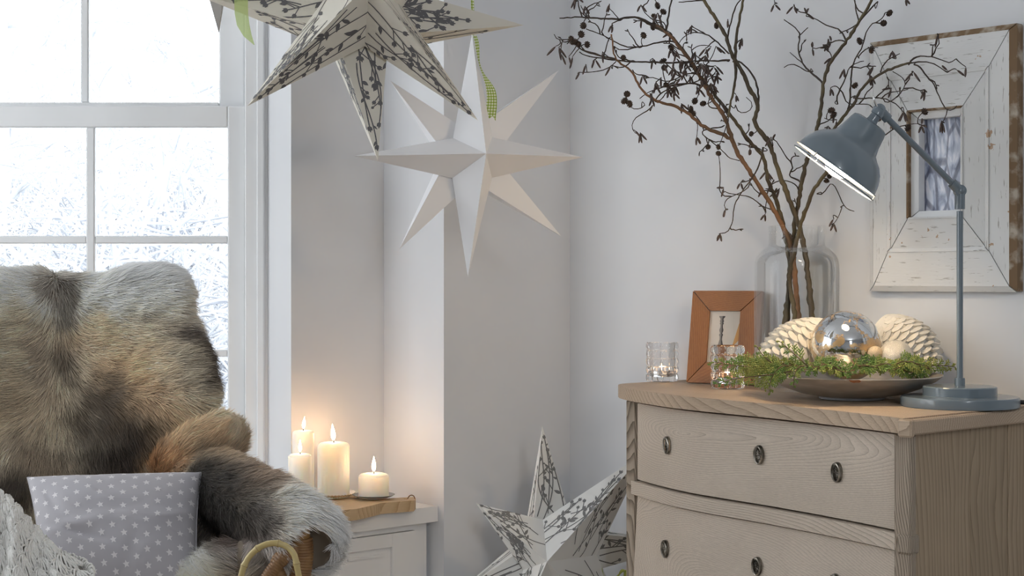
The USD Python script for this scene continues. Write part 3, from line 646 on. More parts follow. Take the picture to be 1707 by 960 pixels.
ball('glass_ball', 'large mottled mercury-glass ball in the middle of the bowl', P(1410.5, 577, BD), .0735, M_merc, (.5, .85, -.2))
ball('glitter_bauble', 'pale glitter bauble resting before the right ceramic pinecone', P(1493, 596, BD - .075), .0352, M_gl1, (.3, .9, -.3))
ball('glitter_bauble', 'tiny gold glitter bauble tucked against the mercury ball', P(1459, 589, BD - .082), .0150, M_gl2, (.3, .9, -.3))
def pinecone(label, c, axis, L, R_, rows, roll):
    """body plus overlapping scales in a spiral; axis points to the tip."""
    c = np.array(c); d = np.array(axis, float); d /= np.linalg.norm(d); M = axisM(c, d, roll)
    rad = lambda s: R_ * np.sqrt(np.clip(1 - (1.9 * (s - .46)) ** 2 * np.where(s > .46, .82, 1.0), .03, 1)) * np.where(s > .46, 1 - .35 * ((s - .46) / .54) ** 2, 1)
    zz = np.linspace(0, 1, 24)
    body = lathe([(0, -L / 2)] + [(float(rad(s)) * .93, (s - .5) * L) for s in zz] + [(0, L / 2)], 48)
    ms = []
    n = rows * 11; ga = PI * (3 - math.sqrt(5))
    for i in range(n):
        s = (i + .5) / n; s = .02 + .97 * s ** .95; a = i * ga; r = float(rad(s)); rn = float(rad(min(s + .06, 1)))
        w = 2 * PI * r / 11 * 1.22 + .001; h = L / rows * 1.45
        z0 = (s - .5) * L
        pts = [(-w * .5, 0, r * .83), (w * .5, 0, r * .83), (-w * .46, .1 * h, r * .93), (w * .46, .1 * h, r * .93), (-w * .42, .55 * h, r * .985 + .002), (w * .42, .55 * h, r * .985 + .002), (0, .30 * h, r * 1.0 + .002), (0, .88 * h, r * 1.02 + .005), (-w * .22, .8 * h, r * 1.01 + .004), (w * .22, .8 * h, r * 1.01 + .004), (0, .7 * h, r * .82), (-w * .3, .6 * h, r * .84), (w * .3, .6 * h, r * .84)]
        p = np.array([(x, q, z0 + y) for x, y, q in pts])
        ca, sa = math.cos(a), math.sin(a)
        p = np.stack([p[:, 1] * ca - p[:, 0] * sa, p[:, 1] * sa + p[:, 0] * ca, p[:, 2]], 1)
        ms.append(m3.Manifold.hull_points(p))
    t = thing('ceramic_pinecone', label, 'pinecone ornament', c - (0, 0, R_))
    b = t.add('core', xf(body, M), M_alab, 40)
    for q in ms: t.add('scale', xf(q, M), M_alab, 25)
pinecone('white ceramic pinecone lying left of the mercury ball, tip to the left', P(1330, 577, BD + .072), (-.86, -.25, -.42), .165, .052, 11, .3)
pinecone('white ceramic pinecone lying right of the mercury ball, tip down to the right', P(1512, 576, BD + .07), (.62, -.5, -.62), .150, .0545, 12, 1.1)

# cypress greens
M_green = usdkit.material(stage, lk('cypress_green'), {'o': ('object_info', {}), 'g': ('geometry', {}), 'n': ('noise_texture', dict(scale=22, detail=3)), 'r': ('rgb_ramp', {'ramp': [(0, (.06, .13, .025)), (.42, (.14, .25, .05)), (.58, (.28, .31, .065)), (1, (.38, .29, .07))]}), 'p': ('principled_bsdf', dict(roughness=.5)), 't': ('translucent_bsdf', dict(color=(.12, .18, .04))), 'mx': ('mix_closure', dict(fac=.18))},
    [('g.position', 'n.vector'), ('n.fac', 'r.fac'), ('r.color', 'p.base_color'), ('p.BSDF', 'mx.closure1'), ('t.BSDF', 'mx.closure2')], surface='mx.closure')
M_gstem = mat('cypress_stem', (.12, .085, .035), .7)
def spindle(a, b, w, nrm):
    d = b - a; s = np.cross(d, nrm); s /= max(np.linalg.norm(s), 1e-9); t = nrm * w * .35
    m1 = a + d * .3; 
    v = np.array([a, m1 + s * w * .5, m1 + t, m1 - s * w * .5, m1 - t, a + d * .75 + s * w * .42, a + d * .75 - s * w * .42, b])
    f = [(0, 1, 2), (0, 2, 3), (0, 3, 4), (0, 4, 1), (1, 5, 2), (5, 7, 2), (2, 7, 6), (2, 6, 3), (1, 4, 5), (5, 4, 7), (4, 6, 7), (4, 3, 6)]
    return v, np.array(f)
def sprig(label, pts, width, seed, nrm, group=None):
    r = np.random.default_rng(seed); sp = spline(pts, 26); L = np.linalg.norm(np.diff(sp, axis=0), axis=1).sum(); ms = []
    nrm = np.array(nrm, float); nrm /= np.linalg.norm(nrm)
    n = max(8, int(L / .0075))
    for i in range(n):
        s = .06 + .94 * i / (n - 1); k = s * 25; j = int(min(k, 24)); p = sp[j] + (sp[j + 1] - sp[j]) * (k - j); d = sp[j + 1] - sp[j]; d /= np.linalg.norm(d)
        side = np.cross(nrm, d); side /= np.linalg.norm(side)
        sg = 1 if i % 2 else -1
        l = width * (1.05 - .75 * s) * r.uniform(.75, 1.15) * min(1, .45 + 2 * s)
        e = d * .72 + side * sg * .7 + nrm * r.normal(0, .22); e /= np.linalg.norm(e)
        q = [p + e * l * t + nrm * (-.12 * l * t * t) for t in np.linspace(0, 1, 6)]
        for t in range(5): ms.append(spindle(q[t], q[t] + (q[t + 1] - q[t]) * 1.25, .0029, nrm))
        m = max(3, int(l / .0036))
        for h in range(m):
            t = (h + 1) / (m + 1); b = p + e * l * t; s2 = np.cross(nrm, e); g = 1 if h % 2 else -1
            e2 = e * .8 + s2 * g * .6 + nrm * r.normal(0, .15); e2 /= np.linalg.norm(e2); l2 = (.017 * (1 - .6 * t) + .003) * min(1, l / .03)
            ms.append(spindle(b, b + e2 * l2 * .6, .0030, nrm)); ms.append(spindle(b + e2 * l2 * .45, b + e2 * l2, .0026, nrm))
    vs_, fs_, c = [], [], 0
    for v, f in ms: vs_.append(v); fs_.append(f + c); c += len(v)
    o = pts[0]
    t = thing('cypress_sprig', label, 'greenery', o, group)
    t.add('foliage', trimesh.Trimesh(np.vstack(vs_), np.vstack(fs_), process=False), M_green)
    t.add('stem', tube(sp, np.linspace(.0016, .0007, 26), 5), M_gstem)
up = (0, -.45, .9)
fr = (0, -.95, .3)
sprig('long cypress sprig reaching left from the bowl across the front votive', [P(1330, 612, 3.16), P(1280, 612, 3.12), P(1235, 610, 3.12), P(1190, 603, 3.13)], .040, 1, fr)
sprig('cypress sprig spreading low left of the bowl in front of the votive', [P(1320, 618, 3.12), P(1270, 626, 3.09), P(1225, 632, 3.08), P(1196, 640, 3.08)], .036, 2, fr)
sprig('cypress sprig hanging down over the left side of the bowl', [P(1318, 612, 3.10), P(1294, 618, 3.08), P(1285, 634, 3.08), P(1284, 654, 3.085)], .024, 3, fr)
sprig('short cypress sprig drooping over the bowl rim left of the chip', [P(1340, 610, 3.07), P(1328, 616, 3.06), P(1324, 628, 3.055), P(1323, 642, 3.055)], .020, 4, fr)
sprig('cypress tip pointing right past the bowl towards the lamp', [P(1500, 618, 3.16), P(1535, 612, 3.17), P(1565, 609, 3.19), P(1592, 612, 3.2)], .034, 5, fr)
sprig('cypress sprig standing up before the left ceramic pinecone', [P(1348, 612, 3.10), P(1335, 600, 3.10), P(1318, 585, 3.11), P(1300, 569, 3.12)], .026, 6, fr)
sprig('dark cypress sprig rising at the left edge of the bowl', [P(1300, 612, 3.11), P(1286, 604, 3.11), P(1272, 592, 3.12), P(1262, 578, 3.13)], .024, 7, fr)
rr = np.random.default_rng(77)
for i in range(30):
    f0 = i / 29; px = 1262 + 290 * f0 + rr.normal(0, 4); py = 611 + 4 * math.sin(f0 * 3) + rr.normal(0, 3); d = 3.09 + .06 * abs(f0 - .5) * 2 + rr.uniform(0, .03)
    ln = rr.uniform(38, 66) * (1 if rr.random() > .5 else -1)
    w_ = 'under the left ceramic pinecone' if f0 < .36 else 'under the mercury ball' if f0 < .66 else 'under the baubles and right pinecone'
    lab_, grp_ = 'green cypress sprig laid along the bowl front ' + w_, 'sprigs ' + w_
    sprig(lab_, [P(px, py, d), P(px + ln * .35, py - rr.uniform(2, 8), d - .01), P(px + ln * .7, py - rr.uniform(-4, 8), d - .015), P(px + ln, py + rr.uniform(-9, 7), d - .015)], .028, 100 + i, (rr.normal(0, .25), -.85, .5), grp_)

# ---------------------------------------------------------------- candles on the ledge
M_board = wood('oiled_oak', (.62, .45, .27), (.46, .30, .16), (0, 0, math.atan2(DA[1], -DA[0])), .5, (0, 3.6, .45), .006, .3, warp=.01)
ZB = ZL + .027
bs = thing('wooden_board', 'wooden chopping board with a handle lying on the alcove ledge under the candles', 'board', (*al(.2, .12), ZL))
def on_ledge(px, py, z):
    d = (CZ - z) * F / (py - HY); return np.array([PX(px, d), d])
bl = Polygon([on_ledge(*q, ZB) for q in ((545, 849), (566, 851), (595, 848), (622, 842), (634, 838.5), (650, 837), (690, 834), (693, 830.5), (690, 828), (640, 831), (610, 826), (570, 822), (500, 822), (490, 836))]).buffer(.004).buffer(-.004)
bl = bl.difference(Point(on_ledge(676, 831.5, ZB)).buffer(.005))
bs.add('board', prism(bl, ZL + .0005, ZB), M_board)
M_leather = mat('brown_cord', (.25, .15, .08), .7)
kp = on_ledge(682, 831.5, ZB)
bs.add('hanging_loop', tube(spline([np.array([*kp, ZB + z]) + np.array([x, 0, 0]) for x, z in ((-.004, -.006), (-.002, .004), (.004, .009), (.010, .008), (.0135, .002), (.0135, -.004))], 16), .0013, 8), M_leather, True)
M_tin = noisy('dull_tin', (.36, .40, .43), (.26, .29, .31), 20, .38, metallic=.7)
pl_c = np.array([*on_ledge(623, 829, ZB + .003), ZB])
ps_ = thing('metal_plate', 'small grey metal dish under the short candle on the right', 'dish', pl_c)
ps_.add('dish', at(lathe([(0, .0006), (.026, .0006), (.040, .005), (.0505, .0095), (.052, .0105), (.0505, .011), (.039, .0068), (.026, .0026), (0, .0026)], 72), pl_c), M_tin, 40)
gl_c = np.array([*on_ledge(556, 828, ZB + .003), ZB])
gp = thing('glass_plate', 'clear ribbed glass plate under the tall candle', 'plate', gl_c)
def gfn(U, V):
    th = U * 2 * PI; r = .018 + .036 * V; z = .0012 + .0115 * V ** 2 + .0007 * np.sin(th * 40) * V
    return np.stack([gl_c[0] + r * np.cos(th), gl_c[1] + r * np.sin(th), gl_c[2] + z], -1)
v1, f1 = grid(gfn, 241, 10)
v2 = v1 + (0, 0, .0022)
gp.add('dish', cat((v1, f1[:, ::-1]), (v2, f1), at(lathe([(0, .0012), (.018, .0012), (.018, .0034), (0, .0034)], 48), gl_c)), M_glass, 40)
def candle(label, c, r, h, fl, lean=(0, 0)):
    t = thing('pillar_candle', label, 'candle', c, 'lit pillar candles')
    t.add('wax', at(lathe([(0, 0), (r * .97, 0), (r, .002), (r, h - r * .28), (r * .97, h - r * .16), (r * .86, h - r * .06), (r * .6, h), (r * .3, h - .001), (.0, h - .0025)], 72), c), M_wax, 50)
    w = spline([c + (0, 0, h - .004), c + (.0003, 0, h + .004), c + (-.001 + lean[0] * .2, 0, h + .0095)], 6)
    t.add('wick', tube(w, .0009, 7), M_wick, True)
    t.add('flame', flame_mesh(c + (lean[0] * .15 + .0002, 0, h + .0035), fl, fl * .145, lean), M_flame, True)
candle('tall fat cream pillar candle in the middle on the glass plate, lit', gl_c + (0, 0, .0036), .0392, .134, .042, (-.003, 0))
candle('short fat cream pillar candle at the right on the grey dish, lit', pl_c + (0, 0, .0028), .0375, .0600, .038)
c3 = np.array([PX(500, 3.72), 3.72, ZB + .0005]); candle('slim cream candle at the front left, shorter than the one behind, lit', c3, .0272, PZ(756, 3.72) - c3[2], .030)
c4 = np.array([PX(505.5, 3.83), 3.83, ZB + .0005]); candle('slim tall cream candle at the back left by the window reveal, lit', c4, .0262, PZ(717, 3.83) - c4[2], .030, (.003, 0))
bs2 = thing('ledge_tray', 'thin wooden tray at the left of the ledge under the two slim candles', 'tray', (c4[0], c4[1], ZL))
bs2.add('base', prism(LineString([c3[:2] + (.004, -.006), c4[:2]]).buffer(.034), ZL + .0005, ZB), M_board)

# ---------------------------------------------------------------- paper stars
M_white = usdkit.material(stage, lk('white_card'), {'p': ('principled_bsdf', dict(base_color=(.83, .83, .85), roughness=.6)), 't': ('translucent_bsdf', dict(color=(.8, .8, .8))), 'm': ('mix_closure', dict(fac=.06))}, [('p.BSDF', 'm.closure1'), ('t.BSDF', 'm.closure2')], surface='m.closure')
M_cream = usdkit.material(stage, lk('cream_paper'), {'p': ('principled_bsdf', dict(base_color=(.86, .82, .735), roughness=.7)), 't': ('translucent_bsdf', dict(color=(.80, .76, .66))), 'm': ('mix_closure', dict(fac=.25))}, [('p.BSDF', 'm.closure1'), ('t.BSDF', 'm.closure2')], surface='m.closure')
M_cream2 = mat('white_print_paper', (.80, .80, .78), .65)
M_grey_ink = mat('dark_grey_print', (.125, .12, .125), .6)
M_grey_ink2 = mat('mid_grey_print', (.19, .19, .19), .6)

def leaf(x, y, ang, L, w):
    t = np.linspace(0, 1, 7); up_ = w * .5 * np.sin(PI * t ** .8) ; p = np.r_[np.c_[t * L, up_], np.c_[t[::-1] * L, -up_[::-1]]]
    c, s = math.cos(ang), math.sin(ang); return Polygon(np.c_[x + c * p[:, 0] - s * p[:, 1], y + s * p[:, 0] + c * p[:, 1]]).buffer(0)
def bud(x, y, ang, L):
    return [leaf(x, y, ang + d, L * (1 if d == 0 else .8), L * .42) for d in (-.42, 0, .42)]
def botanical(poly, seed, scale, base, tip, stems=5, sw=.0024, density=1.0):
    """stems that grow from the base edge to the tip of a face, with leaves and three-part buds; clipped to the face."""
    r = np.random.default_rng(seed); base, tip = np.array(base), np.array(tip); ax_ = tip - base; L = np.linalg.norm(ax_); ax_ /= L; nx = np.array([-ax_[1], ax_[0]])
    wid_ = poly.area / L * 1.6; g = []
    for s in range(stems):
        y0 = ((s + .5) / stems - .5 + r.normal(0, .08)) * wid_ * 1.0; x0 = r.uniform(-.12, .38) * L; ln = min(r.uniform(.35, .70) * L, .90 * L - x0); c1, c2 = r.normal(0, .22, 2); ph = r.uniform(0, 6)
        t = np.linspace(0, 1, 22)
        x = x0 + ln * t; taper = np.clip(1 - x / L, .04, 1.3)
        y = (y0 + wid_ * (c1 * np.sin(t * 3.2 + ph) + c2 * t)) * taper * .95
        P2 = base + x[:, None] * ax_ + y[:, None] * nx
        g.append(LineString(P2).buffer(sw * scale * .5, 3))
        for k in range(4, 22, 1):
            if r.random() > .33 * density: continue
            lsz = scale * float(np.clip(wid_ * taper[k] / .055, .5, 1.0))
            d = P2[min(k, 21)] - P2[k - 1]; a = math.atan2(d[1], d[0]); sg = r.choice((-1, 1)); kind = r.random()
            if kind < .55:
                g.append(leaf(*P2[k], a + sg * r.uniform(.45, .9), r.uniform(.015, .023) * lsz, r.uniform(.006, .0090) * lsz))
            else:
                l = r.uniform(.014, .028) * lsz; a2 = a + sg * r.uniform(.45, .9); q = P2[k] + l * np.array([math.cos(a2), math.sin(a2)]); g.append(LineString([P2[k], q]).buffer(sw * scale * .42, 2)); g += bud(*q, a2, r.uniform(.010, .014) * lsz)
        d = P2[-1] - P2[-2]; g += bud(*P2[-1], math.atan2(d[1], d[0]), .012 * scale)
    return unary_union(g).intersection(poly.buffer(-.0004))
def face_print(v, seed, scale, stems, base=None, tip=None, sw=.0024, off=.0006, density=1.0):
    """v: the 3D corners of a planar face; base, tip: 3D. Returns the printed shapes as a mesh just above the face."""
    v = np.array(v, float); o = v[0]; x = v[1] - o; x /= np.linalg.norm(x); n = np.cross(v[1] - o, v[2] - o); n /= np.linalg.norm(n)
    if n @ (np.array([0, 0, CZ]) - o) < 0: n = -n
    y = np.cross(n, x); to = lambda p: np.array([(np.array(p) - o) @ x, (np.array(p) - o) @ y])
    g = botanical(Polygon([to(p) for p in v]).buffer(0), seed, scale, to(base), to(tip), stems, sw, density)
    ms = []
    for q in getattr(g, 'geoms', [g]):
        if q.is_empty or q.geom_type != 'Polygon' or q.area < 1e-6: continue
        tv, tf = trimesh.creation.triangulate_polygon(q.simplify(.0002), engine='earcut'); 
        if len(tf): ms.append((o + tv[:, :1] * x + tv[:, 1:2] * y + n * off, tf))
    return cat(*ms) if ms else None
def poly_faces(vs, faces):
    f = []
    for q in faces:
        for i in range(1, len(q) - 1): f.append((q[0], q[i], q[i + 1]))
    m = trimesh.Trimesh(np.array(vs), f, process=False); m.fix_normals(); return m
def front_arm(Fp, Vl, T, Vr, Bp): return poly_faces([Fp, Vl, T, Vr, Bp], [(0, 1, 2), (0, 2, 3), (4, 2, 1), (4, 3, 2), (0, 4, 1), (0, 3, 4)])
def back_arm(T, a, b, c, d): return poly_faces([T, a, b, c, d], [(0, 1, 2), (0, 2, 3), (0, 3, 4), (0, 4, 1), (1, 4, 3, 2)])

class StarFrame:
    def __init__(s, C, yaw, tilt, roll=0.0):
        R_ = Rot.from_euler('ZXY', [yaw, tilt, roll], degrees=True).as_matrix()
        s.x, s.z, s.n, s.C = R_ @ (1, 0, 0), R_ @ (0, 0, 1), R_ @ (0, -1, 0), np.array(C)
    def __call__(s, x, z, w=0.0): return s.C + s.x * x + s.z * z + s.n * w
    def on(s, px, py, w=0.0):
        """the point of the plane w off the star's own that is seen at px, py."""
        o, d = np.array([0, 0, CZ]), P(px, py, 1.0) - np.array([0, 0, CZ]); q = s.C + s.n * w
        return o + d * (((q - o) @ s.n) / (d @ s.n))

# white star: front arms up, left, down, right; flat-faced arms between them, behind
WD = 3.42
sw_ = StarFrame(P(786, 260, WD), 27, 0)
u_ = WD / F
ws = thing('white_star', 'plain white eight-pointed paper star hanging by a green gingham ribbon', 'paper star', sw_.C)
tips = [sw_.on(*q) for q in ((787, 55), (590, 260), (780, 462), (972, 262))]
val = [sw_.on(*q) for q in ((755, 230), (754, 297), (820, 296), (821, 229))]        # between up-left, left-down, down-right, right-up
Fw = sw_(0, 0, .072); Bw = sw_(0, 0, -.07)
for i in range(4): ws.add('star_point', front_arm(Fw, val[(i - 1) % 4], tips[i], val[i], Bw), M_white)
hw = 31 * u_
for (tx, ty) in ((650, 134), (932, 117), (665, 416), (936, 394)):
    T = sw_.on(tx, ty, -.006); d = T - sw_(0, 0, -.006); d /= np.linalg.norm(d); s_ = np.cross(sw_.n, d)
    c0 = sw_(0, 0, -.004)
    ws.add('star_point', back_arm(T, c0 + s_ * hw * 1.12, c0 - s_ * hw * 1.12, c0 - s_ * hw - sw_.n * .06, c0 + s_ * hw - sw_.n * .06), M_white)
def gingham(name, sc):
    n = {'u': ('uvmap', {'attribute': 'st'}), 's': ('separate_xyz', {})}
    l = [('u.UV', 's.vector')]
    for ax_ in 'xy':
        n['m' + ax_] = ('math', dict(math_type='multiply', value2=sc)); n['f' + ax_] = ('math', dict(math_type='fraction')); n['g' + ax_] = ('math', dict(math_type='greater_than', value2=.5))
        l += [(f's.{ax_}', f'm{ax_}.value1'), (f'm{ax_}.value', f'f{ax_}.value1'), (f'f{ax_}.value', f'g{ax_}.value1')]
    n['a'] = ('math', dict(math_type='add')); n['h'] = ('math', dict(math_type='multiply', value2=.5))
    n['r'] = ('rgb_ramp', {'ramp': [(0, (.78, .80, .72)), (.5, (.42, .52, .16)), (1, (.24, .36, .05))]}); n['p'] = ('principled_bsdf', dict(roughness=.7))
    l += [('gx.value', 'a.value1'), ('gy.value', 'a.value2'), ('a.value', 'h.value1'), ('h.value', 'r.fac'), ('r.color', 'p.base_color')]
    return usdkit.material(stage, lk(name), n, l, surface='p.BSDF')
M_ging = gingham('green_gingham', 1.0)
def ribbon(node, name, pts, wdt, wdir, m_, sq=.0062, n=60, label=None):
    """flat ribbon along pts; wdir: its width direction per control point."""
    p = np.asarray(pts, float); s = np.r_[0, np.cumsum(np.linalg.norm(np.diff(p, axis=0), axis=1))]; t = np.linspace(0, s[-1], n)
    c = CubicSpline(s, p)(t); w = CubicSpline(s, np.asarray(wdir, float))(t); w /= np.linalg.norm(w, axis=1, keepdims=True); wd = np.interp(t, s, np.broadcast_to(wdt, (len(p),)))
    k = 7; e = np.linspace(-.5, .5, k)
    d = np.gradient(c, axis=0); nn = np.cross(d, w); nn /= np.linalg.norm(nn, axis=1, keepdims=True)
    V = []; UVs = []
    for side in (.00035, -.00035):
        V.append((c[:, None] + w[:, None] * (e[None, :, None] * wd[:, None, None]) + nn[:, None] * side).reshape(-1, 3))
        UVs.append(np.stack(np.meshgrid(t / sq, e * np.max(wdt) / sq, indexing='ij'), -1).reshape(-1, 2))
    i, j = np.meshgrid(np.arange(n - 1), np.arange(k - 1), indexing='ij'); a = (i * k + j).ravel()
    f = np.vstack([np.stack([a, a + k, a + k + 1], 1), np.stack([a, a + k + 1, a + 1], 1)])
    f = np.vstack([f, f[:, ::-1] + n * k])
    v = np.vstack(V) - node.o
    nm = numbered(name, node.path)
    m = usdkit.mesh(stage, f'{node.path}/{nm}', trimesh.Trimesh(v, f, process=False), m_, False, uv=np.vstack(UVs))
    cdata(m.GetPrim(), label)
q = lambda px, py, dd=0.0: P(px, py, WD + dd)
top = P(788, -726, WD)
ribbon(ws, 'gingham_ribbon', [top, q(788, -60), q(788, 20), q(790, 56)], [.007, .007, .007, .006], [(1, .4, 0)] * 4, M_ging, label='green gingham ribbon')
ribbon(ws, 'gingham_ribbon', [q(789, 55, -.004), q(796, 80, -.01), q(799, 105, -.005), q(806, 124, .01), q(818, 150, .02), q(819, 180, .025), q(817, 205, .03)], [.009, .009, .007, .008, .020, .024, .024], [(.5, .9, .1), (.8, .5, .2), (.3, .9, .1), (.6, .8, .1), (1, .25, .05), (1, .2, 0), (1, .2, 0)], M_ging, label='loose end of the gingham ribbon')
ws.add('knot', m3.Manifold.sphere(1, 24).scale((.0055, .004, .006)).translate(tuple(q(790, 58, -.004))), M_ging)

# patterned star, nearest, its upper half out of the picture
PD = 2.85
def pp(px, py, dd=0.0): return P(px, py, PD + dd)
ps2 = thing('patterned_star', 'large cream paper star printed with grey twigs, hanging high before the window', 'paper star', pp(600, 8))
sp_ = StarFrame(pp(600, 8), 12, -14)
Ft, Bt = pp(616, -29, -.115), sp_(0, 0, -.11)
pt = {'LL': (412, 177), 'LR': (797, 201), 'UR': (815, -190), 'UL': (400, -180)}
pv = {'B': (608, 77), 'R': (671, 12), 'T': (612, -95), 'L': (545, -8)}
T_ = {k: sp_.on(*v) for k, v in pt.items()}; V_ = {k: sp_.on(*v) for k, v in pv.items()}
seed = 40
for arm, (l, r_) in {'LL': ('L', 'B'), 'LR': ('B', 'R'), 'UR': ('R', 'T'), 'UL': ('T', 'L')}.items():
    a = ps2.add('star_point', front_arm(Ft, V_[l], T_[arm], V_[r_], Bt), M_cream)
    for vv in (V_[l], V_[r_]):
        seed += 1
        dense = (arm == 'LR' and vv is V_['R'])
        mm = face_print([Ft, vv, T_[arm]], seed, 1.0 if not dense else .7, 9 if dense else 8, (Ft + vv) / 2, T_[arm], .0022, .0006, .72)
        if mm is not None: a.add('printed_twigs', mm, M_grey_ink, kind='stuff')
hb = 54 * PD / F
for k, (tx, ty) in enumerate(((630, 268), (873, 42), (585, -250), (310, -15))):
    T = sp_.on(tx, ty, -.012); c0 = sp_(0, 0, -.004); d = T - c0; d /= np.linalg.norm(d); s_ = np.cross(sp_.n, d); s_ /= np.linalg.norm(s_)
    ca, cb = c0 + s_ * hb - sp_.n * .006, c0 - s_ * hb - sp_.n * .006
    a = ps2.add('star_point', back_arm(T, ca, cb, cb - sp_.n * .10, ca - sp_.n * .10), M_cream)
    mm = face_print([T, ca, cb], 60 + k, 1.0, 8, (ca + cb) / 2, T, .0023, .0006, .75)
    if mm is not None: a.add('printed_twigs', mm, M_grey_ink, kind='stuff')
    for k2, (e1, e2) in enumerate(((ca, ca - sp_.n * .10), (cb, cb - sp_.n * .10))):
        mm = face_print([T, e1, e2], 80 + 2 * k + k2, 1.0, 3, (e1 + e2) / 2, T, .0026)
        if mm is not None: a.add('printed_twigs', mm, M_grey_ink, kind='stuff')
M_string = mat('white_string', (.7, .7, .68), .8)
ps2.add('hanging_string', tube([sp_.on(585, -240), sp_.on(585, -240) + (0, 0, H - sp_.on(585, -240)[2] - .001)], .001, 6), M_string)
# a third star whose one tip and ribbon reach into the picture
M_greycard = mat('grey_card', (.42, .40, .38), .7)
TD = 3.05
gs = thing('grey_star', 'grey paper star almost out of the picture, one dark tip before the upper sash', 'paper star', P(350, -180, TD))
gC = P(350, -190, TD)
for k in range(8):
    a = -PI / 2 + .06 + k * PI / 4; T = gC + np.array([math.cos(a), .1 * math.cos(a), math.sin(a)]) * .283
    w_ = np.array([-math.sin(a), 0, math.cos(a)]) * .048; c0 = gC + np.array([math.cos(a), 0, math.sin(a)]) * .03
    gs.add('star_point', back_arm(T, c0 + w_ + (0, -.045, 0), c0 - w_ + (0, -.045, 0), c0 - w_ + (0, .045, 0), c0 + w_ + (0, .045, 0)), M_greycard)
gs.add('hanging_string', tube([gC, gC + (0, 0, H - gC[2] - .001)], .001, 6), M_string)
M_organza = usdkit.material(stage, lk('green_organza'), {'p': ('principled_bsdf', dict(base_color=(.55, .66, .30), roughness=.5)), 'tl': ('translucent_bsdf', dict(color=(.60, .72, .32))), 'm': ('mix_closure', dict(fac=.5)), 't': ('transparent_bsdf', dict(color=(.93, .96, .80))), 'm2': ('mix_closure', dict(fac=.6))},
    [('p.BSDF', 'm.closure1'), ('tl.BSDF', 'm.closure2'), ('m.closure', 'm2.closure1'), ('t.BSDF', 'm2.closure2')], surface='m2.closure')
og = thing('organza_ribbon', 'sheer pale green ribbon hanging down before the window frame', 'ribbon', P(400, -20, 2.70))
r_ = lambda px, py, dd=0.0: P(px, py, 2.70 + dd)
ribbon(og, 'ribbon', [P(402, -1044, 2.7), r_(402, -160), r_(402, -40), r_(402, 10, .005), r_(405, 40, .012), r_(413, 60, .016), r_(424, 75, .018)], [.022, .022, .023, .023, .022, .014, .001], [(1, .1, 0), (1, .1, 0), (1, .1, 0), (1, .15, 0), (1, .3, .1), (1, .4, .2), (1, .4, .2)], M_organza)

# star on the floor between the pier and the commode
SD = 3.86
fs_ = StarFrame(P(928, 928, SD), 14, 4)
st = thing('floor_star', 'white paper star printed with grey twigs standing on the floor beside the commode', 'paper star', fs_.C)
Ff, Bf = P(912, 936, SD - .105), fs_(0, 0, -.085)
T2 = [fs_.on(794, 839), fs_.on(1078, 752), fs_.on(1075, 1110), np.array([PX(800, SD), SD + .0, .001])]
V2 = [fs_.on(905, 866), fs_.on(995, 925), fs_.on(935, 1010), fs_.on(850, 960)]       # up, right, down, left
V2[3] = fs_.on(872, 950)
for i, (l, r_i) in enumerate(((3, 0), (0, 1), (1, 2), (2, 3))):
    a = st.add('star_point', front_arm(Ff, V2[l], T2[i], V2[r_i], Bf), M_cream2)
    for vv in (V2[l], V2[r_i]):
        seed += 1
        mm = face_print([Ff, vv, T2[i]], seed + 100, 1.0, 8, (Ff + vv) / 2, T2[i], .0025, .0006, .7)
        if mm is not None: a.add('printed_twigs', mm, M_grey_ink2, kind='stuff')
for k, (tx, ty) in enumerate(((904, 710), (1150, 905), (960, 1160), (735, 1010))):
    T = fs_.on(tx, ty, -.012); c0 = fs_(0, 0, -.010); d = T - c0; d /= np.linalg.norm(d); s_ = np.cross(fs_.n, d); s_ /= np.linalg.norm(s_); hb = 44 * SD / F
    ca, cb = c0 + s_ * hb, c0 - s_ * hb
    a = st.add('star_point', back_arm(T, ca, cb, cb - fs_.n * .085, ca - fs_.n * .085), M_cream2)
    for k2, q3 in enumerate(([T, ca, cb], [T, ca, ca - fs_.n * .085], [T, cb, cb - fs_.n * .085])):
        mm = face_print(q3, 160 + 3 * k + k2, 1.0, 5 if k2 == 0 else 2, (q3[1] + q3[2]) / 2, T, .0028)
        if mm is not None: a.add('printed_twigs', mm, M_grey_ink2, kind='stuff')
ribbon(st, 'green_ribbon', [fs_(.10, -.02, .05), P(1030, 962, SD - .07), P(1037, 953, SD - .075), P(1042, 985, SD - .06)], [.012, .014, .014, .012], [(0, .3, 1), (.2, .3, 1), (1, 0, .2), (1, 0, .1)], mat('lime_ribbon', (.42, .46, .10), .6), label='lime green ribbon end')

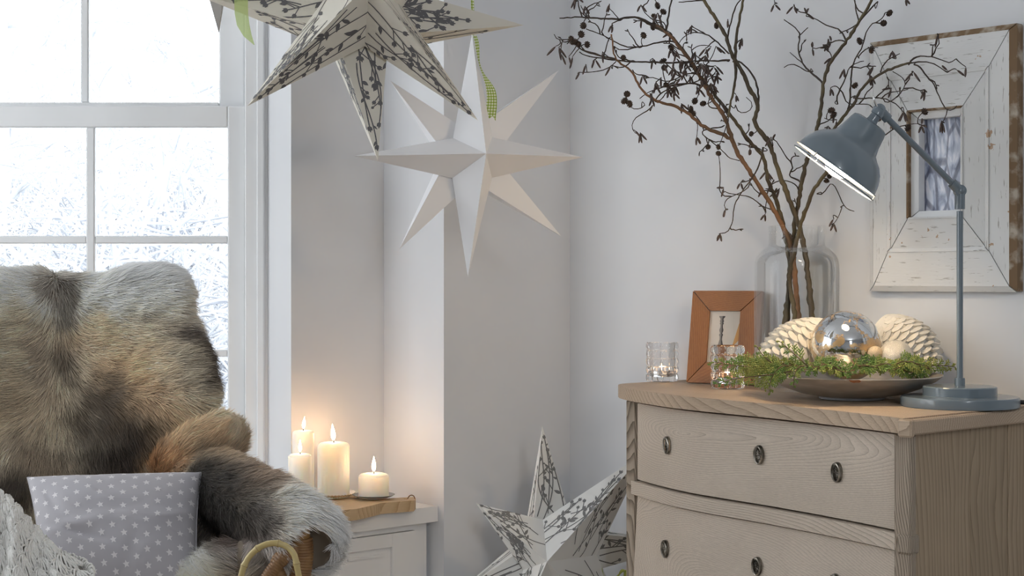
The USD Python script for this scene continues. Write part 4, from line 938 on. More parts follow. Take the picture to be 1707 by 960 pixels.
# ---------------------------------------------------------------- bare alder branches in the vase
M_bark = usdkit.material(stage, lk('alder_bark'), {'g': ('geometry', {}), 'n': ('noise_texture', dict(scale=14, detail=5)), 'r': ('rgb_ramp', {'ramp': [(0, (.035, .028, .016)), (.45, (.075, .055, .03)), (.6, (.12, .095, .045)), (1, (.17, .10, .045))]}), 'n2': ('noise_texture', dict(scale=180, detail=3)), 'b': ('bump', dict(strength=.5, distance=.001)), 'p': ('principled_bsdf', dict(roughness=.6))},
    [('g.position', 'n.vector'), ('g.position', 'n2.vector'), ('n.fac', 'r.fac'), ('r.color', 'p.base_color'), ('n2.fac', 'b.height'), ('b.normal', 'p.normal')], surface='p.BSDF')
M_bark2 = usdkit.material(stage, lk('orange_bark'), {'g': ('geometry', {}), 'n': ('noise_texture', dict(scale=11, detail=5)), 'r': ('rgb_ramp', {'ramp': [(0, (.05, .035, .02)), (.42, (.12, .065, .03)), (.6, (.22, .105, .045)), (1, (.26, .13, .055))]}), 'p': ('principled_bsdf', dict(roughness=.55))}, [('g.position', 'n.vector'), ('n.fac', 'r.fac'), ('r.color', 'p.base_color')], surface='p.BSDF')
M_twig = noisy('dark_twig', (.035, .026, .02), (.065, .045, .032), 60, .6)
M_cone = noisy('alder_cone_brown', (.030, .019, .013), (.07, .042, .026), 150, .7)
M_catkin = noisy('catkin_purple_brown', (.055, .036, .032), (.11, .075, .06), 200, .6, bump=.6, bscale=500, dist=.001)
BR = np.random.default_rng(31)
def dlim(px, d, gap=.095):
    k = (px - CX) / F; return min(d, (2.9407 - gap) / (.744 * k + .668))
_P = P
def P(px, py, d): return _P(px, py, dlim(px, d, .08))
def b3(pts, d0):
    """pixel polyline (px, py[, depth offset]) to points; d0 depth at the vase."""
    out = []
    for q in pts: out.append(P(q[0], q[1], dlim(q[0], d0 + (q[2] if len(q) > 2 else 0.0))))
    return np.array(out)
def c5(pts): return [(x / 2.2857 + 900, y / 2.2857) + tuple(z) for x, y, *z in pts]
def c7(pts): return [(x / 4.365 + 1280, y / 4.365) + tuple(z) for x, y, *z in pts]
def c6(pts): return [(x / 4.363 + 1040, y / 4.363 + 200) + tuple(z) for x, y, *z in pts]
def knobby(p, r0, r1, n=None, seed=0):
    L = np.linalg.norm(np.diff(p, axis=0), axis=1).sum(); n = n or max(6, int(L / .008)); c = spline(p, n) if len(p) > 2 else np.linspace(p[0], p[-1], n)
    rg = np.random.default_rng(seed); c = c + rg.normal(0, min(r0 * .22, .0008), c.shape); rr_ = np.linspace(r0, r1, n) * (1 + .16 * (rg.random(n) > .8) + rg.normal(0, .05, n))
    return c, rr_
class Branch:
    def __init__(s, label, mat_, d0): s.label, s.mat, s.d0, s.main, s.twigs, s.cones, s.cats = label, mat_, d0, [], [], [], []; s.k = 0; s.lines, s.tips = [], []
    def stroke(s, pts, r0, r1, twig=False, sprout=0.0):
        s.k += 1; p = b3(pts, s.d0); c, r = knobby(p, r0, r1, seed=s.k + int(s.d0 * 1000)); (s.twigs if twig else s.main).append(tube(c, r, 6 if twig else 9))
        s.lines.append(c)
        if sprout:
            n = int(np.linalg.norm(np.diff(c, axis=0), axis=1).sum() * sprout)
            for _ in range(n): s.sprout(c, r)
        return c
    def sprout(s, c, r):
        i = BR.integers(len(c) // 4, len(c) - 1); d = c[i] - c[i - 1]; d /= np.linalg.norm(d)
        perp = np.array([BR.normal(0, 1), BR.normal(0, .7), BR.normal(.1, 1)]); perp -= d * (perp @ d); perp /= np.linalg.norm(perp)
        e = d * .75 + perp * .8; e /= np.linalg.norm(e); L = BR.uniform(.018, .055); q = [c[i]]
        for k in range(5):
            e = e + BR.normal(0, .28, 3) + np.array([0, 0, .06]); e /= np.linalg.norm(e); q.append(q[-1] + e * L / 5)
        s.twigs.append(tube(q, np.linspace(.0016, .0010, 6), 5)); s.lines.append(np.linspace(q[-2], q[-1], 4)); z = BR.random()
        if z < .30: s.catkins(q[-1], BR.integers(1, 4))
        elif z < .42: s.cone(q[-1] + e * .004)
        else:
            for _ in range(2):
                f = e + BR.normal(0, .55, 3); f /= np.linalg.norm(f); s.twigs.append(tube([q[-1], q[-1] + f * .006, q[-1] + f * .0095], [.0009, .0014, .0005], 5))
    def cone(s, p, sz=1.0):
        s.tips.append(np.array(p))
        h, w = BR.uniform(.013, .017) * sz, BR.uniform(.0048, .0058) * sz; ax_ = BR.normal(0, 1, 3); ax_[2] -= .6; M = axisM(p, ax_); ms = [lathe([(0, -h / 2), (w * .6, -h * .38), (w * .85, 0), (w * .6, h * .36), (0, h / 2)], 12)]
        for k in range(34):
            t = (k + .5) / 34; a = k * 2.39996; r = w * math.sqrt(max(.08, 1 - (2 * t - 1) ** 2)); z = (t - .5) * h
            ms.append(m3.Manifold.tetrahedron().scale((.0013, .0013, .0009)).translate((r * .95, 0, z)).rotate((0, 0, math.degrees(a))))
        s.cones.append(xf(cat(*ms), M))
    def catkins(s, p, n, L=None, down=True):
        s.tips.append(np.array(p))
        for _ in range(n):
            l = (L or BR.uniform(.014, .024)); d = np.array([BR.normal(0, .55), BR.normal(0, .4), -1.0 if down else BR.normal(0, 1)]); d /= np.linalg.norm(d); a = p + d * .003
            t = np.linspace(0, 1, 8); c = a + np.outer(t, d) * l + np.outer(t ** 2, (BR.normal(0, .0015), 0, -.001))
            s.cats.append(cat(tube([p, a], .0006, 4), tube(c, .0023 * np.array([.35, .8, 1, 1, 1, .95, .8, .3]), 7)))
    def build(s, foot):
        allp = np.vstack(s.lines)
        for q in s.tips + [l[0] for l in s.lines[1:]]:              # whatever would hang free gets a thin stalk to the nearest twig
            dist = np.linalg.norm(allp - q, axis=1); dist[dist < 1e-7] = 9; k = dist.argmin()
            if .003 < dist[k] < .09:
                m_ = (q + allp[k]) / 2 + BR.normal(0, .004, 3); s.twigs.append(tube(spline([allp[k], m_, q], 8), np.linspace(.0012, .0008, 8), 5))
        t = thing('alder_branch', s.label, 'branch', foot)
        t.add('stem', cat(*s.main), s.mat, True)
        if s.twigs: t.add('twigs', cat(*s.twigs), M_twig, True, kind='stuff')
        for m_ in s.cones: t.add('cone', m_, M_cone)
        for m_ in s.cats: t.add('catkin', m_, M_catkin, True)
def vp_(px, py, dd=0.0): return (px, py, dd)
D0 = 3.55
# 1: orange-brown, leans left
b = Branch('orange-brown alder branch leaning far left out of the vase', M_bark2, D0)
c1 = b.stroke([(1338, 560, -.02), (1330, 520), (1326, 470), (1321, 425), (1312, 392), (1303.6, 374)] + c6([(1000, 500), (890, 340), (800, 180), (740, 0)]) + c5([(640, 350), (600, 270), (540, 190), (480, 120), (440, 96, .02)]), .0066, .0030, sprout=16)
b.stroke(c5([(440, 100), (400, 78), (360, 66), (300, 72), (240, 70), (160, 66), (75, 68)]), .0028, .0013, True, 26)
b.stroke(c5([(480, 120), (486, 80), (490, 50), (503, 0), (512, -30)]), .0026, .0016, True, 10)
c2 = b.stroke(c5([(735, 545), (690, 510), (640, 490), (560, 430), (500, 402), (440, 380), (395, 350), (340, 262), (290, 225), (278, 180), (270, 130)]), .0042, .0016, False, 8)
b.stroke(c5([(290, 225), (240, 215), (200, 205), (150, 182), (110, 152), (70, 150), (55, 130)]), .0022, .0009, True, 20)
b.stroke(c5([(440, 380), (470, 350), (520, 330), (570, 318), (620, 300)]), .0016, .0009, True, 30)
for q in c5([(62, 175), (72, 180)]): 
    b.catkins(P(*q, D0), 2, .026)
for q in c5([(110, 215), (125, 215)]): b.catkins(P(*q, D0), 1, .024)
b.catkins(P(*c5([(80, 203)])[0], D0), 1, .024, False)
for q in c5([(130, 160), (180, 170), (158, 130), (165, 98), (120, 150)]): b.cone(P(*q, D0), 1.25)
for q in c5([(332, 358), (322, 384), (342, 396)]): b.cone(P(*q, D0), 1.2)
b.stroke(c5([(400, 400), (375, 415), (345, 408), (335, 395)]), .0010, .0007, True)
b.stroke(c5([(430, 400), (395, 430), (355, 465), (355, 495), (380, 512)]), .0014, .0007, True)
b.catkins(P(*c5([(360, 495)])[0], D0), 1, .019); b.catkins(P(*c5([(382, 505)])[0], D0), 3, .020)
b.stroke(c5([(600, 470), (600, 500), (597, 520)]), .0011, .0007, True); b.catkins(P(*c5([(597, 520)])[0], D0), 3, .016)
b.build(P(1338, 560, D0))
# 2: dark, leans left
b = Branch('slender dark alder branch leaning left behind the orange one', M_bark, D0 + .03)
b.stroke([(1304, 556), (1310, 520), (1315, 480), (1316, 440), (1311, 405), (1303, 362)] + c6([(1100, 560), (1040, 400), (1020, 290), (930, 170), (800, 0)]) + c5([(720, 430), (640, 330), (560, 210), (500, 140), (430, 98, .02), (380, 70)]), .0056, .0026, sprout=26)
b.stroke(c5([(575, 235), (480, 238), (390, 236), (310, 232), (240, 222), (170, 210), (150, 200)]), .0024, .0011, True, 22)
b.stroke(c5([(520, 160), (440, 165), (380, 178), (320, 175), (270, 150), (230, 130), (175, 110)]), .0020, .0010, True, 26)
b.stroke(c5([(660, 350), (590, 320), (500, 325), (430, 345), (380, 375)]), .0018, .0010, True, 30)
b.stroke(c5([(610, 290), (540, 290), (480, 310), (445, 300), (400, 300)]), .0016, .0009, True, 34)
b.stroke(c5([(700, 480), (650, 490), (620, 500), (680, 560), (700, 580), (760, 612)]), .0015, .0009, True, 20)
b.stroke(c5([(290, 235), (230, 270), (190, 275), (150, 275)]), .0013, .0008, True)
b.catkins(P(*c5([(210, 225)])[0], D0), 2, .020); b.catkins(P(*c5([(175, 245)])[0], D0), 1, .020, False); b.catkins(P(*c5([(152, 275)])[0], D0), 1, .020, False)
for q in c5([(432, 100), (395, 135), (448, 22), (470, 45), (590, 385), (622, 395), (575, 420), (583, 432), (474, 258)]): b.cone(P(*q, D0 + .02), 1.15)
b.stroke(c5([(480, 118), (470, 85), (425, 70), (395, 40), (385, 20)]), .0014, .0008, True, 20)
b.catkins(P(*c5([(385, 18)])[0], D0), 2, .018); b.catkins(P(*c5([(265, 15)])[0], D0), 2, .016)
b.stroke(c5([(300, 72), (280, 48), (262, 28)]), .0012, .0008, True); b.stroke(c5([(185, 70), (168, 45), (155, 20)]), .0013, .0008, True, 30)
for _ in range(40):
    q = c5([(BR.uniform(430, 690), BR.uniform(170, 350))])[0]; b.catkins(P(*q, D0 + BR.uniform(-.05, .06)), BR.integers(1, 4))
b.build(P(1304, 556, D0 + .03))
# 3: thick dark
b = Branch('thick dark alder branch rising left of centre with a forked top', M_bark, D0 - .01)
b.stroke([(1356, 558, .02), (1353, 520, .02), (1346, 450), (1340, 410), (1331, 374)] + c6([(1190, 540), (1100, 300), (1030, 130), (950, 0)]) + c5([(830, 410), (800, 340), (765, 260), (740, 225), (715, 160), (695, 110), (670, 70), (640, 25), (615, -15)]), .0068, .0034, sprout=5)
b.stroke(c5([(740, 240), (748, 180), (752, 120), (768, 40), (778, -20)]), .0036, .0026, False, 8)
b.stroke(c5([(742, 235), (745, 300), (732, 370), (718, 445)]), .0030, .0022)
b.stroke(c5([(830, 400), (830, 340), (800, 270), (755, 232)]), .0024, .0018, True, 5)
b.stroke(c5([(725, 228), (660, 232), (600, 232), (540, 245)]), .0022, .0012, True, 20)
b.stroke(c5([(720, 205), (670, 155), (630, 130), (580, 125), (550, 140), (530, 165)]), .0018, .0009, True, 24)
b.stroke(c5([(720, 180), (718, 120), (735, 60), (750, 20), (765, 0)]), .0022, .0013, True, 14)
b.stroke(c5([(630, 0), (580, 4), (528, 8)]), .0016, .0010, True, 12)
b.stroke(c5([(850, 560), (830, 640), (800, 690), (740, 790), (732, 850), (715, 880), (690, 890)]), .0019, .0010, True, 12)
b.stroke(c5([(860, 800), (830, 770), (790, 748), (740, 740), (705, 730)]), .0015, .0009, True)
b.stroke(c5([(800, 680), (750, 740), (705, 770), (708, 800)]), .0013, .0008, True, 10)
b.catkins(P(*c5([(700, 715)])[0], D0), 3, .017, False); b.catkins(P(*c5([(708, 795)])[0], D0), 2, .016); b.catkins(P(*c5([(688, 890)])[0], D0), 3, .014); b.catkins(P(*c5([(858, 815)])[0], D0), 2, .015)
b.stroke(c5([(745, 400), (780, 430), (800, 420), (785, 370)]), .0012, .0008, True)
for q in c5([(680, 560), (680, 585), (805, 510)]): b.cone(P(*q, D0), .9)
b.catkins(P(*c5([(800, 565)])[0], D0), 3, .012, False); b.catkins(P(*c5([(747, 360)])[0], D0), 2, .013)
b.build(P(1356, 558, D0 + .01))
# 4: upright, right of centre
b = Branch('alder branch standing upright behind the lamp shade', M_bark, D0 + .02)
b.stroke([(1312, 560), (1313, 520), (1318, 450), (1322, 410)] + c5([(970, 860), (985, 770), (1010, 640), (1035, 560), (1060, 480), (1080, 330), (1098, 260), (1130, 205), (1175, 145), (1215, 85), (1255, 20), (1275, -20)]), .0058, .0030, sprout=4)
b.stroke(c5([(1078, 322), (1050, 290), (1020, 265), (990, 210), (985, 180), (990, 135), (965, 100), (930, 75)]), .0022, .0010, True, 8)
b.stroke(c5([(1040, 272), (1000, 262), (960, 245), (930, 258)]), .0014, .0009, True, 10); b.stroke(c5([(985, 140), (1005, 120), (1020, 105)]), .0011, .0008, True)
b.stroke(c5([(1000, 240), (970, 215), (952, 200)]), .0011, .0008, True)
b.stroke(c5([(1165, 155), (1140, 115), (1090, 95), (1050, 72), (1015, 62)]), .0018, .0010, True, 12); b.catkins(P(*c5([(1018, 55)])[0], D0), 3, .014, False)
b.stroke(c5([(1165, 160), (1120, 158), (1080, 178), (1040, 182)]), .0016, .0009, True, 16)
for q in c5([(1040, 185), (1100, 180), (1110, 160), (1095, 170)]): b.catkins(P(*q, D0), 3, .013, False)
b.stroke(c5([(1215, 80), (1205, 40), (1200, 0)]), .0016, .0010, True, 14)
b.stroke(c5([(985, 740), (945, 690), (880, 705), (862, 770), (858, 810)]), .0014, .0009, True, 6)
b.stroke(c5([(985, 720), (970, 680), (950, 668), (962, 640), (940, 600), (910, 550), (890, 530)]), .0018, .0010, True, 16)
b.catkins(P(*c5([(893, 15)])[0], D0), 2, .016); b.stroke(c5([(888, -40), (895, 10)]), .001, .0008, True)
b.catkins(P(*c5([(885, 535)])[0], D0), 2, .013, False)
b.build(P(1312, 560, D0 + .02))
# 5: right, spreads before the frame
b = Branch('alder branch spreading right in front of the white wall frame', M_bark, D0 - .12)
b.stroke([(1322, 556, .10), (1321, 500, .10), (1316, 460, .10), (1325, 415, .08)] + c5([(1000, 830, .06), (1020, 780, .04), (1050, 710, .02), (1095, 650)]) + c7([(460, 980), (520, 890), (600, 790), (680, 655), (780, 560), (900, 500), (1040, 450)]), .0056, .0024, sprout=3)
b.stroke(c7([(1035, 448), (1110, 408), (1180, 412), (1250, 430), (1330, 455), (1370, 430)]), .0018, .0008, True, 18)
b.stroke(c7([(1040, 458), (1110, 450), (1200, 462), (1260, 495), (1310, 525)]), .0016, .0010, True, 8)
b.stroke(c7([(1065, 465), (1120, 505), (1160, 560), (1205, 610), (1230, 670), (1265, 740), (1300, 795), (1350, 795), (1375, 770)]), .0018, .0009, True, 10)
b.stroke(c7([(1305, 790), (1295, 840), (1270, 890)]), .0010, .0008, True)
for q in ((1310, 515), (1370, 505), (1440, 485)): b.catkins(P(*c7([q])[0], D0 - .12), 1, .018, False)
b.catkins(P(*c7([(1262, 880)])[0], D0 - .12), 3, .022); b.catkins(P(*c7([(1120, 910)])[0], D0 - .12), 4, .014, False)
b.stroke(c7([(585, 800), (600, 680), (608, 540), (635, 430), (690, 330), (712, 250), (750, 182), (810, 150), (850, 110)]), .0022, .0010, True, 8)
for q in ((885, 95), (842, 168), (667, 300), (755, 362), (633, 622), (462, 803), (478, 838), (805, 865), (1140, 812), (1020, 930)): b.cone(P(*c7([q])[0], D0 - .13), 1.1)
b.stroke(c7([(660, 410), (710, 360), (800, 345)]), .0013, .0008, True)
b.stroke(c7([(510, 760), (520, 660), (560, 580), (590, 500), (640, 460), (700, 445)]), .0018, .0009, True, 20); b.catkins(P(*c7([(770, 480)])[0], D0 - .12), 3, .020); b.catkins(P(*c7([(740, 540)])[0], D0 - .12), 4, .022)
b.stroke(c7([(520, 650), (550, 690), (570, 740), (640, 760), (740, 765)]), .0014, .0008, True, 14)
b.stroke(c7([(620, 712), (720, 715), (830, 715), (900, 740), (970, 795), (1000, 840)]), .0018, .0009, True, 12); b.catkins(P(*c7([(990, 810)])[0], D0 - .12), 4, .020)
b.stroke(c7([(830, 715), (900, 670), (960, 665), (1020, 650)]), .0014, .0008, True, 14); b.catkins(P(*c7([(900, 640)])[0], D0 - .12), 2, .020, False)
b.stroke(c7([(820, 525), (850, 460), (900, 420), (960, 390)]), .0014, .0008, True, 10); b.catkins(P(*c7([(905, 370)])[0], D0 - .12), 3, .013)
b.stroke(c7([(820, 1010), (900, 950), (1000, 910), (1090, 900)]), .0014, .0008, True, 12); b.stroke(c7([(840, 720), (990, 640), (1000, 600), (940, 540), (910, 520)]), .0012, .0008, True, 26)
b.stroke(c7([(500, 870), (440, 870), (410, 860)]), .0012, .0008, True); b.catkins(P(*c7([(500, 875)])[0], D0 - .12), 2, .016); b.catkins(P(*c7([(455, 640)])[0], D0 - .12), 2, .016)
b.stroke(c7([(700, 100), (650, 60), (630, 0)]), .0018, .0012, True, 12); b.catkins(P(*c7([(1000, -10)])[0], D0 - .1), 2, .012)
b.stroke(c7([(800, 10), (720, 95), (640, 190)]), .0016, .0012, True, 14); b.stroke(c7([(980, -60), (1000, -8)]), .0010, .0008, True)
b.stroke(c5([(1055, 738), (1085, 730), (1108, 700), (1145, 755), (1165, 790), (1198, 805)]), .0013, .0008, True, 8)
for q in ((1092, 690), (1103, 672)): b.cone(P(*c5([q])[0], D0 - .1), .75)
b.catkins(P(*c5([(1120, 850)])[0], D0 - .1), 2, .016); b.catkins(P(*c5([(1120, 833)])[0], D0 - .1), 1, .019, False); b.stroke(c5([(1150, 790), (1135, 830), (1120, 852)]), .0010, .0007, True)
b.build(P(1322, 556, D0))

P = _P

# ---------------------------------------------------------------- rattan chair under the hide
M_cane = noisy('honey_cane', (.42, .24, .09), (.30, .15, .05), 30, .4)
M_cane2 = noisy('brown_wrapped_cane', (.30, .165, .065), (.20, .10, .04), 40, .45)
CH = P(110, 900, 2.72)
ch = thing('rattan_armchair', 'rattan armchair hidden under a hide, its wrapped arm end showing at the lower right', 'armchair', (CH[0], CH[1], 0))
SEAT = .40
def cane(name, pts, r, m_=None, n=40, label=None): ch.add(name, tube(spline(pts, n) if len(pts) > 2 else pts, r, 14), m_ or M_cane, True, label)
def wrapped(name, pts, r, pitch=.0042, label=None):
    L = np.linalg.norm(np.diff(spline(pts, 60), axis=0), axis=1).sum(); n = int(L / pitch * 8); c = spline(pts, n)
    ch.add(name, tube(c, r * (1 + .09 * np.abs(np.sin(np.arange(n) / 8 * PI)) - .05), 16), M_cane2, True, label)
arm_tip = P(503, 902, 2.44)
cane('arm', [P(300, 770, 2.86), P(400, 800, 2.66), P(470, 830, 2.52), P(499, 868, 2.455), arm_tip], .0135)
wrapped('wrapped_post', [arm_tip + (0, 0, .004), P(504, 930, 2.44), P(494, 985, 2.44), P(480, 1100, 2.45)], .0165, label='cane-wrapped front post')
wrapped('wrapped_bow', [P(498, 915, 2.435), P(475, 928, 2.425), P(455, 950, 2.42), P(432, 990, 2.41), P(420, 1040, 2.41)], .0105)
wrapped('wrapped_bow', [P(472, 925, 2.43), P(462, 935, 2.428), P(470, 965, 2.425), P(482, 1010, 2.43)], .0095)
for x, y in ((PX(440, 2.42), 2.44), (PX(-180, 2.42), 2.44)): cane('leg', [np.array([x, y, .0]), np.array([x, y, .45])], .015)
for x, y in ((PX(330, 2.9), 2.92), (PX(-120, 2.9), 2.92)): cane('leg', [np.array([x, y, .0]), np.array([x, y, .6])], .015)
ch.add('seat', boxm((PX(-170, 2.45), 2.40, SEAT - .05), (PX(430, 2.45), 2.92, SEAT), .02), M_cane2)
cane('back_hoop', [P(330, 800, 2.93), P(318, 620, 2.97), P(290, 500, 3.0), P(100, 470, 3.02), P(-100, 500, 3.0), P(-130, 800, 2.93)], .012)

# ---------------------------------------------------------------- reindeer hide
hide_rows = [  # y at the crest/edge rows: list of (px, py, depth)
    [(-150, 700, 3.06), (-40, 700, 3.08), (40, 700, 3.08), (110, 700, 3.08), (180, 700, 3.08), (240, 700, 3.07), (290, 690, 3.05), (312, 690, 3.03)],
    [(-150, 500, 3.04), (-40, 480, 3.05), (40, 478, 3.05), (110, 486, 3.05), (180, 478, 3.05), (240, 470, 3.04), (290, 480, 3.02), (312, 500, 3.0)],
    [(-150, 470, 2.99), (-40, 456, 3.0), (40, 454, 3.0), (110, 464, 3.0), (180, 456, 3.0), (240, 443, 2.99), (285, 446, 2.98), (312, 478, 2.96)],
    [(-150, 480, 2.93), (-40, 464, 2.95), (40, 462, 2.955), (110, 470, 2.96), (180, 462, 2.955), (240, 452, 2.945), (285, 458, 2.94), (312, 490, 2.945)],
    [(-150, 520, 2.88), (-40, 510, 2.91), (40, 510, 2.925), (110, 512, 2.945), (180, 510, 2.93), (240, 508, 2.915), (290, 505, 2.91), (317, 510, 2.935)],
    [(-160, 575, 2.86), (-40, 570, 2.89), (40, 570, 2.91), (110, 572, 2.925), (180, 570, 2.905), (250, 570, 2.88), (315, 568, 2.87), (341, 570, 2.90)],
    [(-165, 640, 2.83), (-40, 640, 2.865), (40, 640, 2.885), (110, 640, 2.90), (180, 640, 2.88), (255, 636, 2.84), (325, 628, 2.82), (349, 625, 2.86)],
    [(-165, 710, 2.80), (-40, 710, 2.84), (40, 710, 2.865), (110, 710, 2.88), (180, 710, 2.87), (250, 700, 2.83), (320, 680, 2.80), (360, 672, 2.83)],
    [(-170, 790, 2.76), (-40, 790, 2.80), (40, 790, 2.83), (110, 790, 2.85), (180, 790, 2.85), (240, 780, 2.85), (300, 760, 2.82), (350, 730, 2.80)],
    [(-170, 880, 2.72), (-40, 880, 2.75), (40, 880, 2.79), (110, 880, 2.81), (180, 880, 2.82), (250, 870, 2.82), (320, 850, 2.79), (375, 800, 2.74)],
    [(-170, 975, 2.66), (-40, 985, 2.69), (40, 985, 2.72), (110, 985, 2.74), (180, 985, 2.75), (250, 980, 2.75), (330, 970, 2.72), (400, 930, 2.66)],
    [(-170, 1040, 2.45), (-40, 1050, 2.45), (40, 1050, 2.46), (110, 1050, 2.46), (180, 1050, 2.46), (250, 1050, 2.46), (340, 1045, 2.46), (410, 1020, 2.46)],
]
G = np.array([[P(*q) for q in r] for r in hide_rows])
si, sj = np.linspace(0, 1, G.shape[0]), np.linspace(0, 1, G.shape[1])
from scipy.interpolate import RectBivariateSpline
rbs = [RectBivariateSpline(si, sj, G[..., k], kx=3, ky=3, s=0) for k in range(3)]
hv, hf = grid(lambda U, V: np.stack([r.ev(U, V) for r in rbs], -1), 150, 110)
hn = trimesh.Trimesh(hv, hf, process=False).vertex_normals
hv = hv + hn * ((meshkit.fbm(hv * 9, 3, 4) - .5) * .028)[:, None]
back = trimesh.Trimesh(hv, hf, process=False)
if (back.face_normals[back.triangles_center[:, 1].argmin()] @ np.array([0, -1, 0])) < 0 or back.face_normals[:, 1][5000:9000].mean() > 0: back.invert()
def hulled(path, tight=.012, smooth=14):
    ms = []
    for (p0, r0), (p1, r1) in zip(path[:-1], path[1:]):
        ms.append(m3.Manifold.hull_points(np.vstack([np.array(vf(m3.Manifold.sphere(r, 20))[0]) + p for p, r in ((p0, r0), (p1, r1))])))
    m = m3.Manifold.batch_boolean(ms, m3.OpType.Add).refine_to_length(tight); v, f = vf(m); t = trimesh.Trimesh(v, f); trimesh.smoothing.filter_taubin(t, iterations=smooth); return t
roll = hulled([(P(262, 800, 2.83), .022), (P(290, 772, 2.80), .036), (P(330, 748, 2.78), .043), (P(368, 730, 2.78), .040), (P(385, 728, 2.79), .022)])
arm = hulled([(P(330, 790, 2.80), .055), (P(395, 828, 2.66), .058), (P(450, 855, 2.56), .058), (P(492, 880, 2.50), .058), (P(512, 894, 2.475), .054)])
# open the arm's front end so that the cane shows
cut = m3.Manifold.sphere(.060, 40).scale((.8, 1.2, .95)).translate(tuple(P(508, 935, 2.395)))
am = m3.Manifold(m3.Mesh(np.asarray(arm.vertices, np.float32), np.asarray(arm.faces, np.uint32)))
am = am - cut; v_, f_ = vf(am); arm = trimesh.Trimesh(v_, f_, process=False)
mound = hulled([(P(345, 985, 2.55), .05), (P(385, 950, 2.52), .040), (P(430, 925, 2.51), .030), (P(455, 925, 2.51), .018)])
inner = hulled([(P(300, 830, 2.84), .05), (P(350, 880, 2.74), .055), (P(380, 930, 2.66), .055), (P(380, 1010, 2.60), .05)])
fl_rows = np.array([[P(*q) for q in r] for r in ([(540, 865, 2.50), (556, 885, 2.49), (560, 900, 2.47)], [(528, 900, 2.52), (548, 915, 2.50), (558, 920, 2.485)], [(515, 940, 2.53), (528, 955, 2.52), (538, 950, 2.50)], [(508, 990, 2.54), (515, 1000, 2.53), (522, 990, 2.52)])])
fs1, fs2 = np.linspace(0, 1, 4), np.linspace(0, 1, 3)
fr_ = [RectBivariateSpline(fs1, fs2, fl_rows[..., k], kx=3, ky=2, s=0) for k in range(3)]
flv, flf = grid(lambda U, V: np.stack([r.ev(U, V) for r in fr_], -1), 24, 14)
flap = trimesh.Trimesh(flv, flf, process=False)
def shell(m, t=.004):
    n = m.vertex_normals; k = len(m.vertices); v = np.vstack([m.vertices, m.vertices - n * t])
    e = np.sort(m.edges, 1); u, c = np.unique(e, axis=0, return_counts=True); bd = {tuple(x) for x in u[c == 1]}
    f = [m.faces, m.faces[:, ::-1] + k]; q = [(b, a, a + k) for a, b in m.edges if tuple(sorted((a, b))) in bd] + [(b, a + k, b + k) for a, b in m.edges if tuple(sorted((a, b))) in bd]
    return trimesh.Trimesh(v, np.vstack(f + [np.array(q)]), process=False)
parts_ = [back, roll, arm, mound, inner, flap]
M_skin = mat('hide_skin', (.20, .16, .12), .9)
hd = thing('reindeer_hide', 'shaggy brown and grey reindeer hide draped over the armchair before the window', 'fur hide', P(110, 900, 2.75))
hd.add('skin', cat(shell(back), roll, arm, mound, inner, shell(flap)), M_skin, True)
M_hair = usdkit.material(stage, lk('reindeer_hair'), {'a': ('attribute', {'attribute': 'hue'}), 'p': ('principled_bsdf', dict(roughness=.55, specular_ior_level=.25, sheen_weight=.15))}, [('a.color', 'p.base_color')], surface='p.BSDF')
def proj(v): return np.stack([CX + F * v[:, 0] / v[:, 1], HY - F * (v[:, 2] - CZ) / v[:, 1]], 1)
# markings of the hide and a warm glow painted in, as patches (px, py, rx, ry, colour, strength) where the hide lies
MARKS_AND_GLOW = [(150, 475, 330, 42, (.46, .435, .39), .85), (260, 440, 90, 26, (.66, .64, .60), .9), (60, 448, 200, 12, (.45, .43, .40), .6),
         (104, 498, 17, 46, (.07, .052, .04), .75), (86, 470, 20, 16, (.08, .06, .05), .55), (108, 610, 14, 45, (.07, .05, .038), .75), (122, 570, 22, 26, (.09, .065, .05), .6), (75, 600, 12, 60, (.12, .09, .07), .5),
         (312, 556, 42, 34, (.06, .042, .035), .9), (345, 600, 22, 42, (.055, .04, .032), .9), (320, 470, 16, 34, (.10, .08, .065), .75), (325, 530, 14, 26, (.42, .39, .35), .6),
         (205, 640, 60, 62, (.40, .28, .165), .8), (255, 690, 60, 45, (.36, .245, .145), .65), (150, 560, 40, 30, (.36, .27, .17), .5),  # first two patches: warm glow painted as ochre over tan fur
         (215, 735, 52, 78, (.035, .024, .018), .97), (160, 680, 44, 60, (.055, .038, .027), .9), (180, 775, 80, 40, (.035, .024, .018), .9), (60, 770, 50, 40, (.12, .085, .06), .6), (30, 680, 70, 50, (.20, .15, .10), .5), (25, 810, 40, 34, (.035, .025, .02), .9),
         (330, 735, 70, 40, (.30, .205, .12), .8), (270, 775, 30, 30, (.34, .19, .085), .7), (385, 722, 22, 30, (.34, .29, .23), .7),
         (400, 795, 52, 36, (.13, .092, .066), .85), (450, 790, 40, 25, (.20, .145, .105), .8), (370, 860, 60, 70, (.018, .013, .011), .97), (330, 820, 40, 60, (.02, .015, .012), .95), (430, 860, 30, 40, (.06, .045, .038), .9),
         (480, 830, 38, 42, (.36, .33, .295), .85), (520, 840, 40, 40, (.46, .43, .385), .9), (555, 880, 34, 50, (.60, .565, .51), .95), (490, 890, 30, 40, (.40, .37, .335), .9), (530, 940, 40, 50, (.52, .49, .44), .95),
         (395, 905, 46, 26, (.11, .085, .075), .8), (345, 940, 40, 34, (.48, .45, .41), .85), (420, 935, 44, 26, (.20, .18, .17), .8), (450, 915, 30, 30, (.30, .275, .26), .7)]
BASE = np.array((.60, .515, .39))
